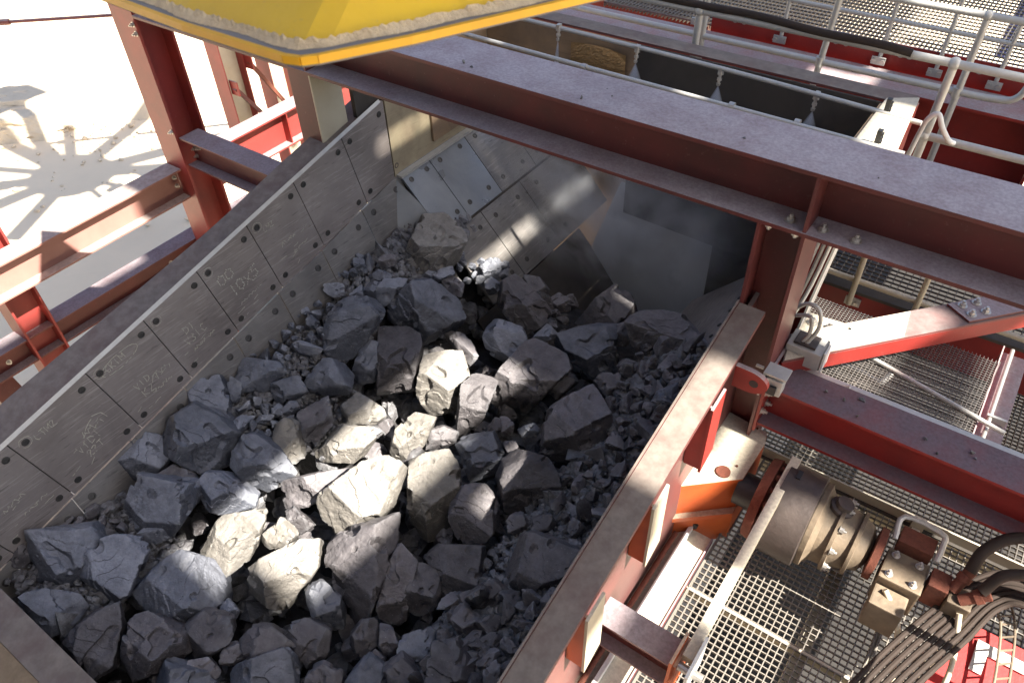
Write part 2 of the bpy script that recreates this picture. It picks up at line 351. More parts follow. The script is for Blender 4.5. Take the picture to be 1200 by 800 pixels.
# chalk strokes written on the plates (u to the right along the lip, v up)
G = {'1': [[(.3, 0), (.3, 1)]], '0': [[(0, .2), (0, .8), (.25, 1), (.5, .8), (.5, .2), (.25, 0), (0, .2)]], 'O': [[(0, .2), (0, .8), (.3, 1), (.6, .8), (.6, .2), (.3, 0), (0, .2)]],
     'x': [[(0, 0), (.5, .7)], [(0, .7), (.5, 0)]], '5': [[(.5, 1), (.05, 1), (.05, .6), (.4, .55), (.45, .2), (.2, 0), (0, .1)]], 'D': [[(0, 0), (0, 1), (.4, .8), (.5, .5), (.4, .15), (0, 0)]],
     'V': [[(0, 1), (.25, 0), (.5, 1)]], 'I': [[(.2, 0), (.2, 1)]], 'K': [[(0, 0), (0, 1)], [(.5, 1), (0, .5), (.5, 0)]], '2': [[(0, .8), (.25, 1), (.5, .8), (0, 0), (.55, 0)]], 'M': [[(0, 0), (0, 1), (.3, .4), (.6, 1), (.6, 0)]],
     'C': [[(.5, .9), (.2, 1), (0, .5), (.2, 0), (.5, .1)]], 'T': [[(0, 1), (.6, 1)], [(.3, 1), (.3, 0)]], '3': [[(0, .9), (.3, 1), (.45, .8), (.2, .55), (.45, .25), (.2, 0), (0, .1)]]}
def stroke(mb, y0, h0, pts, w, dots=False):
    P = [lp(y0+u, h0-v)+[.0014, 0, 0] for u, v in pts]
    for p, q in zip(P[:-1], P[1:]):
        L = np.linalg.norm(q-p)
        if L < 1e-4: continue
        if dots:
            k = max(1, int(L/.011))
            for j in range(k+1):
                c = p+(q-p)*j/max(1, k); c = c+np.array([0, random.gauss(0, .0015), random.gauss(0, .0015)]); r = w*random.uniform(.8, 1.3)
                mb.cyl(c-[.001, 0, 0], c+[.0012, 0, 0], r, 6)
        else:
            nseg = max(1, int(L/.012)); jit = [p+(q-p)*j/nseg+np.array([0, random.gauss(0, .0012), random.gauss(0, .0012)]) for j in range(nseg+1)]
            for c, d in zip(jit[:-1], jit[1:]):
                if random.random() < .15: continue
                mb.bar(c, d, .0018, w*random.uniform(.7, 1.3), (0, .3, 1))
def write(mb, y, h, text, size, w=.004, dots=False, gap=.72):
    x = 0
    for ch in text:
        for st in G.get(ch, []): stroke(mb, y+x*size, h, [(u*size, v*size) for u, v in st], w, dots)
        x += gap
def scribble(mb, y, h, wd, ht, n=5, w=.003):
    u = 0; pts = []
    for k in range(n*3): pts.append((u, random.uniform(0, ht))); u += wd/(n*3)
    stroke(mb, y, h, pts, w)
for i, (po, a, b) in enumerate(plate_objs):
    if i == 0 or i >= 7: continue
    mb = MB()
    if i == 5:
        write(mb, a+.06, .20, 'OO', .065, .0034, True, .85); write(mb, a+.085, .315, '10x5', .075, .0036, True)
        scribble(mb, a+.10, .40, .17, .02, 7, .002)
    elif i == 4:
        write(mb, a+.12, .27, 'DI', .05, .003); write(mb, a+.09, .34, 'V3IC', .05, .003); scribble(mb, a+.10, .405, .16, .03, 6)
    elif i == 3:
        write(mb, a+.07, .10, 'CKIM', .04, .0025); stroke(mb, a+.05, .12, [(.10+.11*math.cos(t), .03+.04*math.sin(t)) for t in np.linspace(0, 6.3, 24)], .002)
        write(mb, a+.11, .32, 'VID', .045, .003); write(mb, a+.12, .39, 'K2', .05, .003); scribble(mb, a+.19, .36, .13, .05, 6); scribble(mb, a+.16, .42, .14, .03, 6)
    elif i == 2:
        write(mb, a+.09, .11, 'CTM2', .04, .0022); write(mb, a+.16, .36, 'VIDI', .05, .003); write(mb, a+.18, .42, '23T', .045, .003); scribble(mb, a+.22, .31, .14, .05, 5); stroke(mb, a+.2, .33, [(0, 0), (.06, .07), (.12, .10), (.16, .08), (.17, .03)], .003)
    else:
        write(mb, a+.07, .13, 'CM2', .035, .002); scribble(mb, a+.12, .30, .12, .03, 6, .0024); scribble(mb, a+.16, .40, .14, .02, 6, .002)
    for k in range(5):
        y = random.uniform(a+.03, b-.09); h = random.uniform(.3, .5); stroke(mb, y, h, [(0, 0), (random.uniform(.02, .06), random.uniform(-.005, .02))], .0018)
    # curved ring round one bolt head
    stroke(mb, a+(b-a)*.12, .065, [(.03*math.cos(t), .03*math.sin(t)) for t in np.linspace(0, 6.3, 18)], .0016)
    part(hop, 'chalk_writing', mb, 'chalk' if i == 5 else 'chalkfaint', parent=po)
# bright worn upper edge, left lip rail with shallow outer web
part(hop, 'wear_edge', MB().plate([lp(-.6, -.012, XL-.012), lp(-.6, .004, XL+.002), lp(3.13, .004, XL+.002), lp(3.13, -.012, XL-.012)], .012), 'galv')
lr = MB()
yy = list(np.linspace(-.6, 3.12, 24))
for y0, y1 in zip(yy[:-1], yy[1:]):
    def ow(y): return XL-.185-.05*math.exp(-((y-.4)/.7)**2)+.02*math.exp(-((y-1.9)/.4)**2)
    lr.poly([(XL-.012, y0, lipz(y0)-.003), (XL-.012, y1, lipz(y1)-.003), (ow(y1), y1, lipz(y1)+.003), (ow(y0), y0, lipz(y0)+.003),
             (XL-.012, y0, lipz(y0)-.02), (XL-.012, y1, lipz(y1)-.02), (ow(y1), y1, lipz(y1)-.2), (ow(y0), y0, lipz(y0)-.2)],
            [(0, 1, 2, 3), (2, 6, 7, 3), (4, 7, 6, 5), (0, 4, 5, 1)])
part(hop, 'lip_rail', lr, 'lip')
# lower sloping liner under the upper plates
td = np.array([.36, 0, -.93]); td /= np.linalg.norm(td)
sn = np.array([.93, 0, .36])
ys2 = [-.2, .18, .55, .93, 1.31, 1.69, 2.06, 2.44, 2.82, 3.2]
for a, b in zip(ys2[:-1], ys2[1:]):
    q = []
    for y, t in ((a+.003, .004), (a+.003, .75), (b-.003, .75), (b-.003, .004)):
        base = lp(y-.11, HB+.006); q.append(base+td*t+dn*0)
    w = part(hop, 'lower_liner_plate', MB().plate(q, .02, sn), 'slope')
    for t in (.2, .8):
        y = a+(b-a)*t; p = lp(y-.11, HB+.006)+td*.07
        mb = MB(); mb.lathe(p, sn, [(0, .021), (.003, .021), (.004, .013), (.001, .012), (.001, 0)], 16); part(hop, 'bolt', mb, 'bolt', parent=w)
# far end: stained side plate above, sloping chute plates below
part(hop, 'side_plate', MB().plate([(XL+.004, 3.16, -2.685), (XL+.004, 4.75, -2.66), (XL+.004, 4.75, -1.95), (XL+.004, 3.16, -2.0)], .02, (1, 0, 0)), 'concrete')
T47 = math.tan(R_(47)); s47 = np.array([math.sin(R_(47)), 0, math.cos(R_(47))])
def sp(x, y, off=0.): return np.array([x, y, -2.665-T47*(x-XL)])+s47*off
joint = [3.0, 3.335, 3.53, 4.7]
for r, (xa, xb, js) in enumerate(((XL, -2.91, [3.19, 3.47, 3.86, 4.30, 4.75]), (-2.905, -2.52, [3.19, 3.58, 4.06, 4.75]))):
    for a, b in zip(js[:-1], js[1:]):
        a += .003; b -= .003
        w = part(hop, 'chute_plate', MB().plate([sp(xa+.004, a), sp(xb-.004, a), sp(xb-.004, b), sp(xa+.004, b)], .02, s47), 'wetslope' if r == 0 and a < 3.7 else 'slope')
        for x in (xa+.06, xb-.06):
            for t in (.2, .78):
                p = sp(x, a+(b-a)*t, .001)
                mb = MB(); mb.lathe(p, s47, [(0, .019), (.003, .019), (.004, .012), (.001, .011), (.001, 0)], 14); part(hop, 'bolt', mb, 'bolt', parent=w)
part(hop, 'backing_plate', MB().plate([sp(XL+.02, 3.22, -.022), sp(-2.53, 3.22, -.022), sp(-2.53, 4.76, -.022), sp(XL+.02, 4.76, -.022)], .01, s47), 'dark')
part(hop, 'chute_ledge', MB().box(XL+.006, -3.22, 3.17, 4.75, -2.69, -2.672), 'galv')
# end wall: dark header plate, wet plate behind it
YE = 4.2
part(hop, 'header_plate', MB().plate([(-2.1, YE, -3.12), (-1.41, YE, -3.14), (-.64, YE, -3.155), (-.64, YE, -1.915), (-2.1, YE, -1.915)], .018, (0, -1, 0)), 'dark')
part(hop, 'jamb_plate', MB().plate([(-1.43, YE+.06, -4.2), (-1.43, YE+.06, -3.0), (-.64, YE-.1, -3.0), (-.64, YE-.1, -4.2)], .02, (-.2, -1, 0)), 'dark')
part(hop, 'upper_wall', MB().plate([(XL+.02, YE+.001, -2.45), (-2.102, YE+.001, -2.45), (-2.102, YE+.001, -1.915), (XL+.02, YE+.001, -1.915)], .016, (0, -1, 0)), 'trough')
part(hop, 'end_plate', MB().box(-3.2, -1.2, 4.78, 4.81, -4.4, -2.3), 'trough')
part(hop, 'discharge_plate', MB().plate([(-2.22, 4.36, -3.0), (-1.2, 4.36, -3.0), (-1.2, 4.22, -4.3), (-2.6, 4.22, -4.3)], .02, (0, -1, .1)), 'wet')
part(hop, 'chute_plate', MB().plate([sp(-2.516, 3.0), sp(-2.0, 3.0), sp(-2.0, 4.3), sp(-2.516, 4.3)], .02, s47), 'dark')
tq = [np.array([XL+.004, 3.158, -2.70]), lp(2.70, HB+.02, XL)+td*.03, lp(2.72, HB)+td*.62, sp(-2.86, 3.22, .002), sp(-3.05, 3.205, .002)]
part(hop, 'backing_plate', MB().box(XL-.06, XL-.03, 2.95, 3.5, -3.6, -2.0), 'dark')
part(hop, 'corner_plate', MB().poly(tq, [(0, 1, 2), (0, 2, 4), (4, 2, 3)]), 'wetslope')
# right side slope (its upper edge at the lip line) and outer wall
s43 = np.array([-s47[0], 0, s47[2]])
def sr(x, y): return np.array([x, y, lipz(min(y, 2.7))-.60-T47*(XR-x)])
for a, b in ((3.12, 3.6), (3.603, 4.18)):
    w = part(hop, 'chute_plate', MB().plate([sr(XR, a), sr(XR-.75, a), sr(XR-.75, b), sr(XR, b)], .02, s43), 'liner')
    for t in (.15, .4, .6, .85):
        for x in (XR-.08, XR-.32):
            mb = MB(); mb.lathe(sr(x, a+(b-a)*t)+s43*.001, s43, [(0, .016), (.006, .015), (.007, 0)], 12); part(hop, 'bolt', mb, 'bolt', parent=w)
part(hop, 'side_wall', MB().poly([(XR, -.4, lipz(-.4)-.01), (XR, 4.18, lipz(2.7)-.01), (XR, 4.18, -3.3), (XR, -.4, -4.0), (XR+.02, -.4, lipz(-.4)-.01), (XR+.02, 4.18, lipz(2.7)-.01), (XR+.02, 4.18, -3.3), (XR+.02, -.4, -4.0)],
     [(0, 1, 2, 3), (4, 7, 6, 5), (0, 4, 5, 1), (2, 6, 7, 3), (0, 3, 7, 4), (1, 5, 6, 2)]), 'dark')
lr = MB(); lr.extrude([(0, 0), (.12, 0), (.12, -.03), (.10, -.03), (.10, -.016), (0, -.016)], (XR, -.6, lipz(-.6)), (XR, 2.675, lipz(2.675)), (1, 0, 0), (0, -SL, 1)); lr.bar((XR-.006, -.6, lipz(-.6)+.0), (XR-.006, 2.675, lipz(2.675)), .009, .02)
part(hop, 'lip_rail', lr, 'lip')
part(hop, 'outer_web', MB().poly([(XR+.03, -.6, lipz(-.6)-.03), (XR+.03, 2.9, lipz(2.9)-.03), (XR+.03, 2.9, -3.4), (XR+.03, -.6, -3.9), (XR+.05, -.6, lipz(-.6)-.03), (XR+.05, 2.9, lipz(2.9)-.03), (XR+.05, 2.9, -3.4), (XR+.05, -.6, -3.9)],
     [(0, 1, 2, 3), (4, 7, 6, 5), (0, 4, 5, 1), (2, 6, 7, 3), (0, 3, 7, 4), (1, 5, 6, 2)]), 'lip')
for y in (.22, .70, 1.19, 1.67, 2.16):       # outer stiffener brackets
    z = lipz(y); x0, x1 = XR+.052, -.592
    w = part(hop, 'bracket', MB().box(x0, x1, y, y+.012, z-.44, z-.033), 'red' if y > 2 else 'orange')
    part(hop, 'bracket_flange', MB().plate([(x1+.001, y-.01, z-.034), (x1+.001, y+.11, z-.010), (x1+.001, y+.11, z-.40), (x1+.001, y-.01, z-.445)], .012, (1, 0, 0)), 'red' if y > 2 else 'cream', parent=w)  # cream on the nearer flanges is painted sunlight
    part(hop, 'bracket_foot', MB().box(x0, x1-.012, y+.013, y+.11, z-.44, z-.43), 'red', parent=w)
lug = MB(); lug.extrude([(.09*math.cos(t), .06*math.sin(t)) for t in np.linspace(-1.57, 1.57, 12)]+[(-.06, .06), (-.06, -.06)], (-.55, 2.40, -2.40), (-.55, 2.425, -2.40), (1, 0, 0), (0, 0, 1))
lg = part(hop, 'lifting_lug', lug, 'red'); part(hop, 'lug_hole', MB().cyl((-.52, 2.3985, -2.40), (-.52, 2.4265, -2.40), .02, 16), 'black', parent=lg)
# front end: lip angle and the apron that falls away from it
part(hop, 'front_lip', MB().poly([(-3.3, .06, -2.80), (XR, .06, -2.80), (XR, -.06, -2.815), (-3.3, -.06, -2.815), (-3.3, .06, -2.82), (XR, .06, -2.82), (XR, -.06, -2.835), (-3.3, -.06, -2.835)],
     [(0, 1, 2, 3), (4, 7, 6, 5), (0, 4, 5, 1), (2, 6, 7, 3), (0, 3, 7, 4), (1, 5, 6, 2)]), 'lip')
part(hop, 'front_apron', MB().plate([(-3.3, -.062, -2.818), (XR, -.062, -2.818), (XR, -1.2, -3.2), (-3.3, -1.2, -3.2)], .02, (0, -.45, .9)), 'apron')
part(hop, 'front_wall', MB().box(-3.28, XR, .03, .055, -4.2, -2.82), 'slope')
part(hop, 'bin_floor', MB().box(-2.6, -1.3, -.1, 4.6, -4.3, -4.25), 'dark')

# ------------------------------------------------------------------ rock
def ico(sub):
    bm = bmesh.new(); bmesh.ops.create_icosphere(bm, subdivisions=sub, radius=1)
    v = np.array([x.co[:] for x in bm.verts]); f = np.array([[y.index for y in x.verts] for x in bm.faces]); bm.free()
    return v/np.linalg.norm(v, axis=1)[:, None], f
ICO = {k: ico(k) for k in (2, 3, 4, 6)}
LAT = rng.random((32, 32, 32)).astype(np.float32)
def vnoise(p):
    i = np.floor(p).astype(int); f = p-i; f = f*f*(3-2*f); i &= 31; j = (i+1) & 31; o = 0
    for a in (0, 1):
        for b in (0, 1):
            for c in (0, 1):
                w = (f[:, 0] if a else 1-f[:, 0])*(f[:, 1] if b else 1-f[:, 1])*(f[:, 2] if c else 1-f[:, 2])
                o = o+w*LAT[j[:, 0] if a else i[:, 0], j[:, 1] if b else i[:, 1], j[:, 2] if c else i[:, 2]]
    return o
def fbm(p, oct=4, ridged=False):
    a, s, o = 1., 1., 0
    for k in range(oct):
        v = vnoise(p*s+k*7.3)
        o = o+a*((1-abs(2*v-1)) if ridged else v); a *= .5; s *= 2.03
    return o/(2-2*.5**oct)
def sstep(t): t = np.clip(t, 0, 1); return t*t*(3-2*t)
def carve(planes, sub, size, seed, p=64, rough=1.):
    """stone: a sphere's rays cut by planes (unit normal, distance), then chipped"""
    D, F = ICO[sub]; r = np.zeros(len(D))
    for n_, h in planes:
        c = D@n_; r += np.where(c > 0, np.maximum(c, 1e-6)/h, 0)**p
    r = r**(-1/p)
    V = D*r[:, None]; q = V/size*2.2+seed*3.7
    rr = np.random.default_rng(seed)
    disp = (fbm(q*1.1, 3, True)-.6)*.035+(fbm(q*3.1+9, 4)-.5)*.026
    # layered breakage: terraces across a random bedding direction
    bd = rr.normal(size=3); bd /= np.linalg.norm(bd)
    t = (V@bd)/size*3.2+fbm(q*1.1+4, 2)*1.6; st = t-np.floor(t); disp += (np.clip(st*1.2, 0, 1)-.5)*.022
    nz = vnoise(q*1.25+31.7); disp -= .12*sstep((nz-.69)/.05)
    if sub >= 6: disp += (fbm(q*9+2, 4, True)-.55)*.022
    V = V+D*(disp*size*rough)[:, None]
    return V, F
def mesh_from(name, V, F, sharp=27):
    me = bpy.data.meshes.new(name); me.vertices.add(len(V)); me.vertices.foreach_set('co', np.ascontiguousarray(V, np.float32).ravel())
    me.loops.add(len(F)*3); me.polygons.add(len(F)); me.loops.foreach_set('vertex_index', np.ascontiguousarray(F, np.int32).ravel())
    me.polygons.foreach_set('loop_start', np.arange(0, len(F)*3, 3, dtype=np.int32)); me.update(calc_edges=True); me.validate()
    me.polygons.foreach_set('use_smooth', np.ones(len(F), bool)); me.set_sharp_from_angle(angle=R_(sharp))
    return me
def sstep(t): t = np.clip(t, 0, 1); return t*t*(3-2*t)
def heap(x, y):
    z = -3.40
    z = z+.30*sstep((-2.35-x)/.75)*sstep((y-.3)/2.6)+.05*sstep((-2.6-x)/.5)
    z = z+.22*sstep((x+1.55)/.7)
    z = z+.12*sstep((y-2.2)/1.)*sstep((-1.9-x)/.5)+.10*sstep((y-2.2)/.8)*sstep((x+1.7)/.4)
    z = z-.30*sstep((y-3.45)/1.1)
    return z
def onheap(u, v):
    d = ray(u, v); t = 3.0/-d[2]
    for _ in range(30): t += (d[2]*t-heap(d[0]*t, d[1]*t))/-d[2]*.7
    return d*t, t
def hull(P):
    P = sorted(set(P)); 
    def half(Q):
        h = []
        for p in Q:
            while len(h) > 1 and (h[-1][0]-h[-2][0])*(p[1]-h[-2][1])-(h[-1][1]-h[-2][1])*(p[0]-h[-2][0]) <= 0: h.pop()
            h.append(p)
        return h[:-1]
    return half(P)+half(P[::-1])
